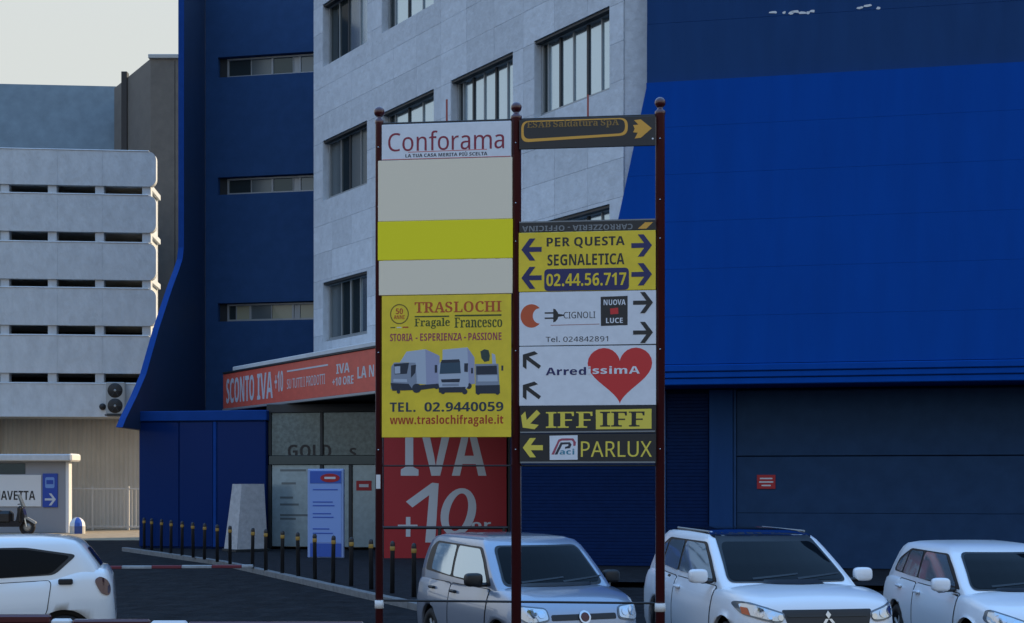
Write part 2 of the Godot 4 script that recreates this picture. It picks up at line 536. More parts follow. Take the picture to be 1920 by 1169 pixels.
func office() -> void:
	var t := thing("office_building", "pale grey stone office block with rows of recessed windows", "building", OFFICE, OFFICE_TURN)
	var holes := []
	for r in [[16.45, 18.6], [11.85, 13.92], [7.0, 9.05]]:
		for x in [0.72, 5.02, 9.3, 13.62]: holes.append([x, x + 3.3, r[0], r[1]])
	obj("wall", pierced(0, 17.48, 6.3, 20.5, holes, 0.30), M.joint, t, Vector3(0, 0, -0.03))
	# facing slabs, cut round the windows
	var rng := RandomNumberGenerator.new()
	rng.seed = 9
	for i in 12:
		for j in 15:
			var cells := [rect(i * 1.4567 + 0.004, 6.3 + j * 0.9467 + 0.004, (i + 1) * 1.4567 - 0.004, 6.3 + (j + 1) * 0.9467 - 0.004)]
			for h in holes:
				var left := []
				for c in cells:
					if Geometry2D.intersect_polygons(c, rect(h[0], h[2], h[1], h[3])).is_empty(): left.append(c)
					else: left.append_array(Geometry2D.clip_polygons(c, rect(h[0], h[2], h[1], h[3])))
				cells = left
			for c in cells:
				obj("facing_slab", prism(c, 0.036), M["slab_%d" % rng.randi_range(0, 2)], t, Vector3(0, 0, rng.randf_range(0.0, 0.003)))
	slab("wall", Vector3(0, 6.3, -7), Vector3(17.45, 20.5, -0.345), M.stone, t)
	slab("wall", Vector3(0.0, 6.31, -0.34), Vector3(0.02, 20.49, -0.004), M.stone, t)
	for h in holes:                    # side, top and foot of each opening
		var rv := pierced_reveal(h, 0.3)
		obj("reveal", rv, M.stone, t)
	for k in holes.size():
		var h: Array = holes[k]
		var light: Array = [0.62, M.pane]
		var dark: Array = [0.5, M.pane_dark]
		var grey: Array = [0.6, M.pane_grey]
		var ps := [[0.25, M.pane_dark], [0.7, M.pane], [0.75, M.pane], [0.8, M.pane], [0.75, M.pane], [0.7, M.pane]]
		var style := 0
		if k % 4 == 0:
			ps = [dark, dark, light, light] if k < 4 else [grey, dark, grey, grey]
			if k >= 8 and k < 12:
				ps = [grey, dark, dark, light]
				style = 2
		elif k % 4 == 1:
			ps = [[0.3, M.pane_dark], [0.8, M.pane], [0.8, M.pane], [0.9, M.pane]]
		window_unit(t, h[0] + 0.035, h[1] - 0.035, h[2] + 0.09, h[3] - 0.015, -0.26, ps, M.alu, style)
		slab("lintel_shadow", Vector3(h[0] + 0.02, h[3] - 0.08, -0.2), Vector3(h[1] - 0.02, h[3] - 0.006, -0.04), M.dark_frame, t, 0.006)  # dark strip stands in for the shadow line under the window head
	# the short return that faces the forecourt, half covered by the blue panels
	var ret := slab("wall", Vector3(-0.63, 6.3, -3.0), Vector3(1.2, 20.5, -0.72), M.stone, t)
	ret.transform = t.transform.affine_inverse() * Transform3D(Basis(Vector3.UP, STORE_TURN), STORE) * ret.transform
	# entrance: glazed front, frames and beam
	var g := Transform3D(Basis(Vector3.UP, STORE_TURN) * Basis.from_scale(Vector3(0.94, 0.94, 1)), Vector3(-7.54, 0.02, -43.15))
	var e := Node3D.new()
	var back := t.transform.affine_inverse() * g
	e.name = "entrance"
	e.transform = back
	t.add_child(e)
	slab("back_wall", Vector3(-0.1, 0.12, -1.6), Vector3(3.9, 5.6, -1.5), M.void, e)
	slab("beam", Vector3(-0.02, 2.9, -0.14), Vector3(3.9, 3.2, 0.05), M.pane_dark, e)
	for x in [0.0, 1.80, 2.79, 3.86]:
		slab("mullion", Vector3(x - 0.06, 0.12, -0.1), Vector3(x + 0.06, 2.895, 0.03), M.dark_frame, e)
		if x != 2.79: slab("mullion", Vector3(x - 0.05, 3.205, -0.1), Vector3(x + 0.05, 4.9, 0.03), M.dark_frame, e)
	slab("head_beam", Vector3(-0.1, 4.62, -0.14), Vector3(3.9, 4.9, 0.045), M.dark_frame, e)
	for r in [[0.07, 1.73], [1.87, 2.72], [2.86, 3.79]]:
		slab("glass_pane", Vector3(r[0], 0.2, -0.04), Vector3(r[1], 2.89, -0.02), M.film, e, 0.002)
	for r in [[0.06, 1.74], [1.86, 3.8]]:
		slab("transom_pane", Vector3(r[0], 3.21, -0.04), Vector3(r[1], 4.61, -0.02), M.transom, e, 0.002)
	letters("GOLD", sans_bold, 0.62, 3.13, 2.12, 3.56, -0.015, M.black, e)
	letters("S", sans_bold, 2.75, 3.12, 2.98, 3.45, -0.015, M.black, e)
	for r in [[2.68, 0.35, 1.25], [2.25, 0.4, 0.9], [1.78, 0.35, 0.8], [1.55, 0.35, 1.0], [1.2, 0.35, 1.4], [1.08, 0.35, 0.9]]:
		slab("text_line", Vector3(r[1], r[0], -0.02), Vector3(r[2], r[0] + 0.07, -0.016), M.pane_grey, e, 0.001)
	slab("notice", Vector3(2.98, 2.05, -0.018), Vector3(3.5, 2.37, -0.01), M.red, e, 0.002)
	slab("text_line", Vector3(3.08, 2.16, -0.01), Vector3(3.4, 2.26, -0.006), M.grey_text, e, 0.001)
	# the side wall that carries the red banner
	var bw := slab("side_wall", Vector3(-3.62, 0, -41.5), Vector3(0.3, 5.9, -38.1), M.void, self)
	remove_child(bw)
	bw.transform = t.transform.affine_inverse() * bw.transform
	t.add_child(bw)
	slab_world(t, "downpipe", Vector3(-0.1, 0, -38.05), Vector3(0.16, 5.8, -37.85), M.dark_frame)
	# red banner
	var b := thing("sale_banner", "tall red banner with IVA and +10 in white, beside the entrance", "banner", Vector3(-1.83, 0.05, -38.0))
	slab("sheet", Vector3(-1.68, 0.0, -0.03), Vector3(1.68, 5.3, 0.0), M.red, b, 0.003)
	letters("IVA", sans_bold, -1.22, 2.33, 1.13, 3.7, 0.004, M.grey_text, b)
	var one := PackedVector2Array([Vector2(-1.08, 1.62), Vector2(-0.90, 1.46), Vector2(-0.44, 1.80), Vector2(-0.55, 0.50), Vector2(-0.28, 0.50), Vector2(-0.18, 2.12), Vector2(-0.36, 2.14)])
	obj("numeral", prism(one, 0.004), M.grey_text, b, Vector3(0, 0, 0.005))
	var st := start()
	for k in 36:
		var a0 := TAU * k / 36
		var a1 := TAU * (k + 1) / 36
		var f := func(a: float, r: float) -> Vector3: return Vector3(0.36 + cos(a) * 0.48 * r + sin(a) * 0.1, 1.33 + sin(a) * (0.66 + (r - 1.0) * 0.3), 0.005)
		quad(st, f.call(a0, 1.0), f.call(a1, 1.0), f.call(a1, 0.52), f.call(a0, 0.52), Vector3.BACK)
	obj("numeral", st.commit(), M.grey_text, b)
	letters("+", sans_bold, -1.3, 0.66, -0.76, 1.2, 0.004, M.grey_text, b)
	letters("or", sans_bold, 0.72, 0.86, 1.25, 1.06, 0.004, M.grey_text, b)

	# canopy with the long orange sign
	var c := thing("entrance_canopy", "flat entrance canopy with a long orange sign board along its edge", "canopy", Vector3(-9.902, 4.5, -47.5), OFFICE_TURN)
	slab("roof", Vector3(0.6, 1.42, -2.85), Vector3(16.6, 1.62, -0.1), M.concrete, c, 0.02)
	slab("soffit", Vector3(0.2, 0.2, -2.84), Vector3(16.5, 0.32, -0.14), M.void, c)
	slab("edge_trim", Vector3(0, 1.40, -0.12), Vector3(16.6, 1.47, 0.03), M.dark_frame, c)
	slab("edge_trim", Vector3(0, 0.14, -0.12), Vector3(16.6, 0.215, 0.03), M.alu, c)
	slab("sign_board", Vector3(0, 0.22, -0.12), Vector3(16.6, 1.395, 0.0), M.orange, c)
	letters("SCONTO", sans_bold, 0.3, 0.38, 2.70, 1.22, 0.004, M.grey_text, c)
	letters("IVA", sans_bold, 2.95, 0.38, 4.2, 1.22, 0.004, M.grey_text, c)
	letters("+10", sans_bold, 4.35, 0.55, 5.0, 1.2, 0.004, M.grey_text, c)
	slab("stripe", Vector3(5.3, 1.12, 0.0), Vector3(8.2, 1.17, 0.006), M.grey_text, c, 0.002)
	letters("SU TUTTI I PRODOTTI", sans, 5.3, 0.6, 8.0, 0.9, 0.004, M.grey_text, c)
	letters("IVA", sans_bold, 8.75, 0.84, 9.6, 1.12, 0.004, M.grey_text, c)
	letters("+10 ORE", sans_bold, 8.5, 0.5, 9.85, 0.74, 0.004, M.grey_text, c)
	letters("LA NOSTRA CASA", sans_bold, 10.1, 0.62, 14.0, 0.95, 0.004, M.grey_text, c)

func slab_world(t: Node3D, called: String, a: Vector3, b: Vector3, m: Material) -> void:
	var o := slab(called, a, b, m, t)
	o.transform = t.transform.affine_inverse() * o.transform

func stair_tower() -> void:
	var t := thing("stair_tower", "dark blue tower with narrow window strips and a flared side fin", "building", Vector3(-7.469, 0, -52.2), STORE_TURN)
	var holes := []
	for y in [[17.66, 18.44], [13.18, 13.85], [8.34, 9.04]]: holes.append([-3.85, 1.2, y[0], y[1]])
	obj("wall", pierced(-4.35, 9.0, 0, 22, holes, 0.3), M.tower, t)
	slab("wall", Vector3(-4.35, 0, -5.2), Vector3(9.0, 22, -0.31), M.tower, t)  # both walls run on unseen behind the office to keep sun off the fin
	for k in holes.size():
		var h: Array = holes[k]
		var a: Material = M.pane_grey
		var ps := [[0.94, M.pane_dark], [0.9, a], [0.88, M.pane_dark], [0.28, M.alu], [0.95, a], [0.9, a]]
		if k == 2: ps = [[0.3, M.pane_dark], [0.6, M.pane_cream], [0.9, M.pane_grey], [0.9, M.pane_cream], [0.28, M.alu], [0.95, M.pane_cream], [0.9, a]]
		window_unit(t, -3.55, 1.19, h[2] + 0.02, h[3] - 0.02, -0.24, ps, M.alu, 2)
		slab("recess_shade", Vector3(-3.85, h[2] + 0.003, -0.29), Vector3(-3.56, h[3] - 0.003, -0.2), M.dark_frame, t)  # dark slab stands in for the shaded left side of the recess
	# side fin: straight above, swept forward below; drawn in z,y and stood on edge
	var pts := PackedVector2Array([Vector2(-53.4, 3.86), Vector2(-41.8, 3.86), Vector2(-42.2, 4.16), Vector2(-43.4, 4.9), Vector2(-44.5, 5.67), Vector2(-46.1, 7.3), Vector2(-47.9, 8.9), Vector2(-48.9, 9.7), Vector2(-49.4, 10.15), Vector2(-49.6, 10.6), Vector2(-49.6, 22), Vector2(-53.4, 22)])
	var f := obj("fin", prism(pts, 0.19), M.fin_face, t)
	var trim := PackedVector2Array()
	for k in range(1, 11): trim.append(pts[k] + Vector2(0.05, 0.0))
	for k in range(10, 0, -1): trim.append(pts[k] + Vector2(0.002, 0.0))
	obj("edge_trim", prism(trim, 0.2), M.fin, f, Vector3(0, 0, 0.005))  # front strip of the fin, a lighter blue than its faces
	f.transform = t.transform.affine_inverse() * Transform3D(Basis(Vector3(0, 0, 1), Vector3.UP, Vector3(-1, 0, 0)), Vector3(-11.93, 0, 0))
	# glossy ground-floor box
	var x := thing("blue_pavilion", "low glossy blue panelled box under the dark tower", "building", Vector3(-11.792, 0.12, -43.8), STORE_TURN)
	slab("wall", Vector3(0.02, 0, -8), Vector3(4.22, 4.25, -0.06), M.gloss_blue, x)
	for r in [[0.0, 1.34], [1.36, 2.49], [2.62, 4.24]]:
		slab("panel", Vector3(r[0], 0.05, -0.3), Vector3(r[1], 3.98, -0.0), M.gloss_blue, x, 0.02)
	slab("panel_joint", Vector3(2.5, 0.05, -0.3), Vector3(2.61, 3.97, 0.03), M.fin, x, 0.02)
	slab("top_trim", Vector3(-0.02, 4.0, -1.0), Vector3(4.28, 4.32, 0.05), M.fin, x, 0.02)

func parking_deck() -> void:
	var t := thing("parking_deck", "pale concrete parking deck with stacked rounded parapets and dark slots", "building", Vector3(-15.929, 0, -62.0), deg_to_rad(5))
	var tops := [16.99, 15.02, 12.88, 10.84, 8.72, 6.58]
	var bots := [15.43, 13.36, 11.24, 9.19, 7.06, 5.12]
	for k in 6:
		var a: float = bots[k]
		var b: float = tops[k]
		# parapet panels, the end one rounded
		var x := 0.0
		for i in 10:
			var w := 1.95 if i > 0 else 2.35
			var pts: PackedVector2Array
			if i == 0:
				pts = PackedVector2Array([Vector2(x - w + 0.002, a), Vector2(x - w + 0.002, b)])
				for q in 7:
					var an := PI * 0.5 * (1.0 - q / 6.0)
					pts.append(Vector2(-0.34 + cos(an) * 0.34, b - 0.34 + sin(an) * 0.34))
				for q in 7:
					var an := -PI * 0.5 * q / 6.0
					pts.append(Vector2(-0.34 + cos(an) * 0.34, a + 0.34 + sin(an) * 0.34))
			else:
				pts = rect(x - w + 0.002, a, x - 0.002, b)
			obj("parapet_panel", prism(pts, 0.35), M.concrete, t, Vector3(0, 0, 0.003 * ((i * 7 + k * 3) % 3)))
			x -= w
		slab("rail_cap", Vector3(-20, b - 0.02, -0.3), Vector3(-0.3, b + 0.05, 0.03), M.concrete, t, 0.03)
		# piers between the slots
		if k < 5:
			for i in 11:
				slab("pier", Vector3(-2.06 * i - 0.62, bots[k] - 0.42, -0.5), Vector3(-2.06 * i - 0.24, bots[k] + 0.02, -0.08), M.concrete, t)
			slab("slot_sill", Vector3(-20, tops[k + 1] - 0.02, -0.45), Vector3(-0.3, tops[k + 1] + 0.08, -0.1), M.concrete, t)
		slab("floor", Vector3(-20, a + 0.05, -3.4), Vector3(-0.35, a + 0.3, -0.36), M.concrete, t)
	slab("sun_block_wall", Vector3(-0.62, 5.2, -3.55), Vector3(-0.5, 15.6, -0.52), M.concrete, t)  # added to close the end and keep sunlight out of the slots
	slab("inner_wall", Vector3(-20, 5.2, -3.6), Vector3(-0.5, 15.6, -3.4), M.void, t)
	# cooling unit hung on the lowest parapet
	var u := thing("cooling_unit", "grey cooling unit with two round fans, on the lowest deck parapet", "cooling unit", t.transform * Vector3(-1.70, 5.22, 0.08), deg_to_rad(5))
	slab("case", Vector3(-0.40, 0, 0), Vector3(0.40, 1.42, 0.4), M.alu, u, 0.03)
	for y in [0.37, 1.05]:
		var ring := obj("fan_grille", lathe([Vector2(0.0, 0.02), Vector2(0.3, 0.02), Vector2(0.33, 0.0)], 24), M.black, u, Vector3(0, y, 0.4))
		ring.rotation.x = PI / 2
		var hub := obj("hub", lathe([Vector2(0.0, 0.035), Vector2(0.05, 0.035), Vector2(0.06, 0.0)], 14), M.alu, ring, Vector3(0, 0.005, 0))
		for q in 6:
			var bl := obj("blade", bev(Vector3(0.24, 0.012, 0.03), 0.004), M.dark_frame, ring, Vector3(cos(TAU * q / 6) * 0.17, 0.024, sin(TAU * q / 6) * 0.17))
			bl.rotation.y = -TAU * q / 6
	slab("bracket", Vector3(-0.45, -0.07, -0.05), Vector3(0.45, -0.01, 0.42), M.dark_frame, u)
	var v := thing("wall_vent", "small round black vent on the deck parapet beside the cooling unit", "vent", t.transform * Vector3(-2.33, 5.42, 0.05), deg_to_rad(5))
	var vr := obj("flange", lathe([Vector2(0.0, 0.06), Vector2(0.1, 0.06), Vector2(0.15, 0.0)], 18), M.black, v, Vector3(0, 0.15, 0))
	vr.rotation.x = PI / 2

func far_buildings() -> void:
	# corrugated warehouse wall under and behind the deck
	var w := thing("warehouse", "beige corrugated metal warehouse wall behind the barred gate", "building", Vector3(-20, 0, -65.6))
	var st := start()
	for k in 97:
		var x := -16.0 + k * 0.22
		quad(st, Vector3(x, 0, 0), Vector3(x + 0.08, 0, 0.04), Vector3(x + 0.08, 7.2, 0.04), Vector3(x, 7.2, 0), Vector3(-0.45, 0, 0.9).normalized())
		quad(st, Vector3(x + 0.08, 0, 0.04), Vector3(x + 0.14, 0, 0.04), Vector3(x + 0.14, 7.2, 0.04), Vector3(x + 0.08, 7.2, 0.04), Vector3.BACK)
		quad(st, Vector3(x + 0.14, 0, 0.04), Vector3(x + 0.22, 0, 0), Vector3(x + 0.22, 7.2, 0), Vector3(x + 0.14, 7.2, 0.04), Vector3(0.45, 0, 0.9).normalized())
	obj("corrugated_sheet", st.commit(), M.warehouse, w).set_meta("kind", "stuff")
	slab("wall", Vector3(-16, 0, -6), Vector3(5.3, 7.2, -0.02), M.warehouse, w)
	slab("gutter", Vector3(-16, 5.85, 0.05), Vector3(5.3, 6.0, 0.22), M.dark_clad, w, 0.03)
	slab("downpipe", Vector3(-4.36, 0, 0.06), Vector3(-4.22, 5.84, 0.2), M.alu, w, 0.04)
	slab("door", Vector3(-7.5, 0, 0.05), Vector3(-4.6, 4.4, 0.12), M.grey_wall, w)
	# tall dark block
	var d := thing("tall_block", "tall dark grey clad block rising behind the parking deck", "building", Vector3(-18.3, 0, -69.0))
	var face := prism(PackedVector2Array([Vector2(0.3, 5), Vector2(2.8, 5), Vector2(2.8, 23.3), Vector2(0.3, 23.3)]), 5.0)
	obj("wall", face, M.dark_clad, d)
	var side := PackedVector2Array([Vector2(0.3, -0.01), Vector2(-3.0, -5.2), Vector2(-3.0, -8), Vector2(0.3, -8)])
	var sm := prism(side, 18.3)
	var so := obj("side_wall", sm, M.dark_clad, d)
	so.transform = Transform3D(Basis(Vector3(1, 0, 0), Vector3(0, 0, 1), Vector3(0, 1, 0)), Vector3(0, 23.3, 0))
	slab("coping", Vector3(0.2, 23.3, -5), Vector3(2.9, 23.5, 0.1), M.alu, d, 0.02)
	var pil := slab("pilaster", Vector3(-2.05, 5, -3.55), Vector3(-1.75, 23.6, -3.15), M.black, d)
	for x in [1.5]: slab("panel_joint", Vector3(x, 5, 0.0), Vector3(x + 0.03, 23.2, 0.02), M.black, d, 0.004)
	# flat blue-grey building
	var g := thing("grey_building", "plain blue-grey building wall behind the top deck", "building", Vector3(-32, 0, -76))
	obj("wall", prism(PackedVector2Array([Vector2(-20, 0), Vector2(11.0, 0), Vector2(11.0, 23.9), Vector2(-20, 24.6)]), 8.0), M.grey_wall, g)
	slab("coping", Vector3(-19, 24.63, -8), Vector3(-18.9, 24.7, 0), M.alu, g)
	# dark tree crown just showing over the top parapet
	var tr := thing("tree", "dark treetop just showing above the deck's top parapet", "tree", Vector3(-24.0, 0, -68.5))
	obj("trunk", lathe([Vector2(0.28, 0), Vector2(0.22, 6), Vector2(0.12, 12), Vector2(0.03, 16.5)], 10), mat(lin(0.06, 0.045, 0.03), 0.9), tr)
	var rng := RandomNumberGenerator.new()
	rng.seed = 12
	var cst := start()
	for k in 2600:
		var p := Vector3(rng.randfn(0, 1.0), rng.randfn(0, 0.9), rng.randfn(0, 0.6))
		if p.length() > 2.0: p = p.normalized() * rng.randf_range(1.0, 2.0)
		p = p + Vector3(0, 15.9, 0)
		var nrm := Vector3(rng.randf_range(-1, 1), rng.randf_range(-0.2, 1), rng.randf_range(-1, 1)).normalized()
		var u := nrm.cross(Vector3(0.3, 1, 0.2)).normalized() * 0.11
		var v := nrm.cross(u).normalized() * 0.07
		quad(cst, p - u, p + v, p + u, p - v, nrm)
	obj("crown", cst.commit(), mat(lin(0.03, 0.05, 0.03), 0.8), tr)
	# barred gate in front of the warehouse
	var gt := thing("barred_gate", "pale metal gate of thin vertical bars before the corrugated wall", "gate", Vector3(-19.6, 0, -63.6))
	slab("rail", Vector3(-0.9, 0.12, -0.02), Vector3(3.2, 0.2, 0.02), M.warehouse, gt)
	slab("rail", Vector3(-0.9, 1.86, -0.02), Vector3(3.2, 1.93, 0.02), M.warehouse, gt)
	for x in [-0.9, 0.35, 2.0, 3.2]: slab("post", Vector3(x - 0.04, 0, -0.04), Vector3(x + 0.04, 2.02, 0.04), M.warehouse, gt)
	for k in 22: slab("bar", Vector3(-0.78 + k * 0.183, 0.2, -0.012), Vector3(-0.755 + k * 0.183, 1.86, 0.012), M.warehouse, gt, 0.004)

func shelter() -> void:
	var t := thing("bus_shelter", "grey shuttle shelter with white roof edge and NAVETTA lettering", "shelter", Vector3(-22, 0, -60.0))
	slab("wall", Vector3(-4, 0, -0.4), Vector3(2.66, 3.1, -0.02), mat(lin(0.28, 0.29, 0.31), 0.7), t, 0.02)
	slab("post", Vector3(2.67, 0, -0.4), Vector3(2.82, 3.1, 0.02), M.white, t, 0.02)
	slab("roof", Vector3(-4, 3.11, -0.9), Vector3(2.95, 3.42, 0.35), M.concrete, t, 0.05)
	slab("roof_edge", Vector3(2.9, 3.1, -0.92), Vector3(3.05, 3.44, 0.37), M.white, t, 0.07)
	slab("dark_window", Vector3(-3, 2.56, -0.03), Vector3(0.92, 3.02, 0.0), M.pane_dark, t)
	slab("name_board", Vector3(-3, 1.15, -0.03), Vector3(1.62, 2.52, 0.02), M.white, t)
	letters("NAVETTA", sans_bold, -0.42, 1.44, 1.36, 1.83, 0.024, M.black, t)
	slab("direction_board", Vector3(1.68, 1.12, -0.03), Vector3(2.33, 2.58, 0.03), M.blue_sign, t)
	# bus pictogram and arrow
	var st := start()
	prism_in(st, rounded([Vector2(1.8, 1.95), Vector2(2.2, 1.95), Vector2(2.2, 2.42), Vector2(1.8, 2.42)], 0.08), 0.036, 0.004)
	var sym := mat(lin(0.16, 0.30, 0.62), 0.5)
	obj("pictogram", st.commit(), sym, t)
	slab("pictogram_window", Vector3(1.85, 2.12, 0.034), Vector3(2.15, 2.3, 0.042), M.blue_sign, t, 0.001)
	var ar := arrow_poly(Vector2(2.26, 1.46), Vector2(1, 0), 0.48, 0.26, 0.09)
	obj("arrow", prism_many(ar, 0.006), M.grey_text, t, Vector3(0, 0, 0.037))
	# scooter
	var s := thing("motor_scooter", "black motor scooter parked before the shuttle shelter", "scooter", Vector3(-20.85, 0, -57.4), deg_to_rad(4))
	for x in [-0.68, 0.66]:
		var w := obj("wheel", lathe([Vector2(0.16, -0.05), Vector2(0.25, -0.055), Vector2(0.29, 0.0), Vector2(0.25, 0.055), Vector2(0.16, 0.05), Vector2(0.16, -0.05)], 24), M.rubber, s, Vector3(x, 0.29, 0))
		w.rotation.x = PI / 2
		obj("rim", lathe([Vector2(0.0, 0.03), Vector2(0.05, 0.04), Vector2(0.155, 0.015), Vector2(0.155, -0.015), Vector2(0.05, -0.04), Vector2(0.0, -0.03)], 18), M.alu, w)
	var body := rounded([Vector2(-0.75, 0.42), Vector2(-0.3, 0.30), Vector2(0.45, 0.30), Vector2(0.62, 0.62), Vector2(0.52, 1.0), Vector2(0.38, 1.02), Vector2(0.3, 0.5), Vector2(-0.05, 0.5), Vector2(-0.18, 0.74), Vector2(-0.78, 0.82)], 0.08)
	var bm := prism(body, 0.34)
	obj("body", bm, mat(lin(0.014, 0.014, 0.018), 0.15, 0.0, 0.8), s, Vector3(0, 0, 0.17))
	obj("seat", prism(rounded([Vector2(-0.8, 0.8), Vector2(-0.16, 0.74), Vector2(-0.14, 0.82), Vector2(-0.5, 0.92), Vector2(-0.82, 0.9)], 0.05), 0.28), M.rubber, s, Vector3(0, 0, 0.14))
	obj("fork", tube(Vector3(0.66, 0.3, 0.1), Vector3(0.48, 1.0, 0.1), 0.03), M.chrome, s)
	obj("handlebar", tube(Vector3(0.42, 1.08, -0.33), Vector3(0.42, 1.08, 0.33), 0.018), M.black, s)
	obj("windscreen", prism(rounded([Vector2(0.5, 1.0), Vector2(0.56, 1.0), Vector2(0.38, 1.42), Vector2(0.34, 1.4)], 0.02), 0.34), M.pane_grey, s, Vector3(0, 0, 0.17))
	obj("front_fender", prism(rounded([Vector2(0.36, 0.56), Vector2(0.66, 0.64), Vector2(0.98, 0.46), Vector2(0.95, 0.38), Vector2(0.66, 0.56)], 0.05), 0.14), M.alu, s, Vector3(0, 0, 0.07))
	obj("side_panel", bev(Vector3(0.95, 0.46, 0.44), 0.1), M.black, s, Vector3(-0.32, 0.62, 0))
	obj("leg_shield", bev(Vector3(0.2, 0.6, 0.46), 0.08), M.black, s, Vector3(0.44, 0.72, 0))
	obj("top_case", bev(Vector3(0.36, 0.26, 0.38), 0.06), M.black, s, Vector3(-0.86, 1.04, 0))
	s.scale = Vector3(1.15, 1.2, 1.15)
	# blue and white dome
	var dm := thing("domed_bin", "small blue and white striped dome on the ground beside the shelter", "bin", Vector3(-18.6, 0, -59.3))
	for k in 6:
		var stp := start()
		for i in 3:
			for j in 5:
				var f := func(a: float, b: float) -> Vector3:
					var an := TAU * (k + a / 3.0) / 6.0 + 0.6
					var r := 0.33 * (1.0 if b < 1.0 else cos((b - 1.0) / 4.0 * PI * 0.5))
					var y := 0.33 * b if b < 1.0 else 0.33 + 0.38 * sin((b - 1.0) / 4.0 * PI * 0.5)
					return Vector3(cos(an) * r, y, sin(an) * r)
				var p0: Vector3 = f.call(i, j)
				var p1: Vector3 = f.call(i + 1, j)
				var p2: Vector3 = f.call(i + 1, j + 1)
				var p3: Vector3 = f.call(i, j + 1)
				var nn := (p0 + p1 + p2 + p3) * 0.25 - Vector3(0, 0.3, 0)
				quad(stp, p0, p1, p2, p3, nn.normalized())
		obj("segment", stp.commit(), M.poster_blue if k % 2 == 0 else M.white, dm)

func arrow_poly(tip: Vector2, dir: Vector2, length: float, arm: float, th: float) -> Array:
	# shaft and two arms as separate outlines (open arrow head)
	var n := Vector2(-dir.y, dir.x)
	var out := []
	var back := tip - dir * length
	out.append(PackedVector2Array([back - n * th * 0.5, tip - dir * th - n * th * 0.5, tip - dir * th + n * th * 0.5, back + n * th * 0.5]))
	out.append(PackedVector2Array([tip, tip - dir * (arm * 0.75) + n * arm, tip - dir * (arm * 0.75 + th * 1.2) + n * arm, tip - dir * th * 1.25, tip - dir * (arm * 0.75 + th * 1.2) - n * arm, tip - dir * (arm * 0.75) - n * arm]))
	return out

func prism_many(polys: Array, depth: float) -> ArrayMesh:
	var st := start()
	var z := 0.0
	for p in polys:
		prism_in(st, p, z, depth)
		z += 0.0006
	return st.commit()

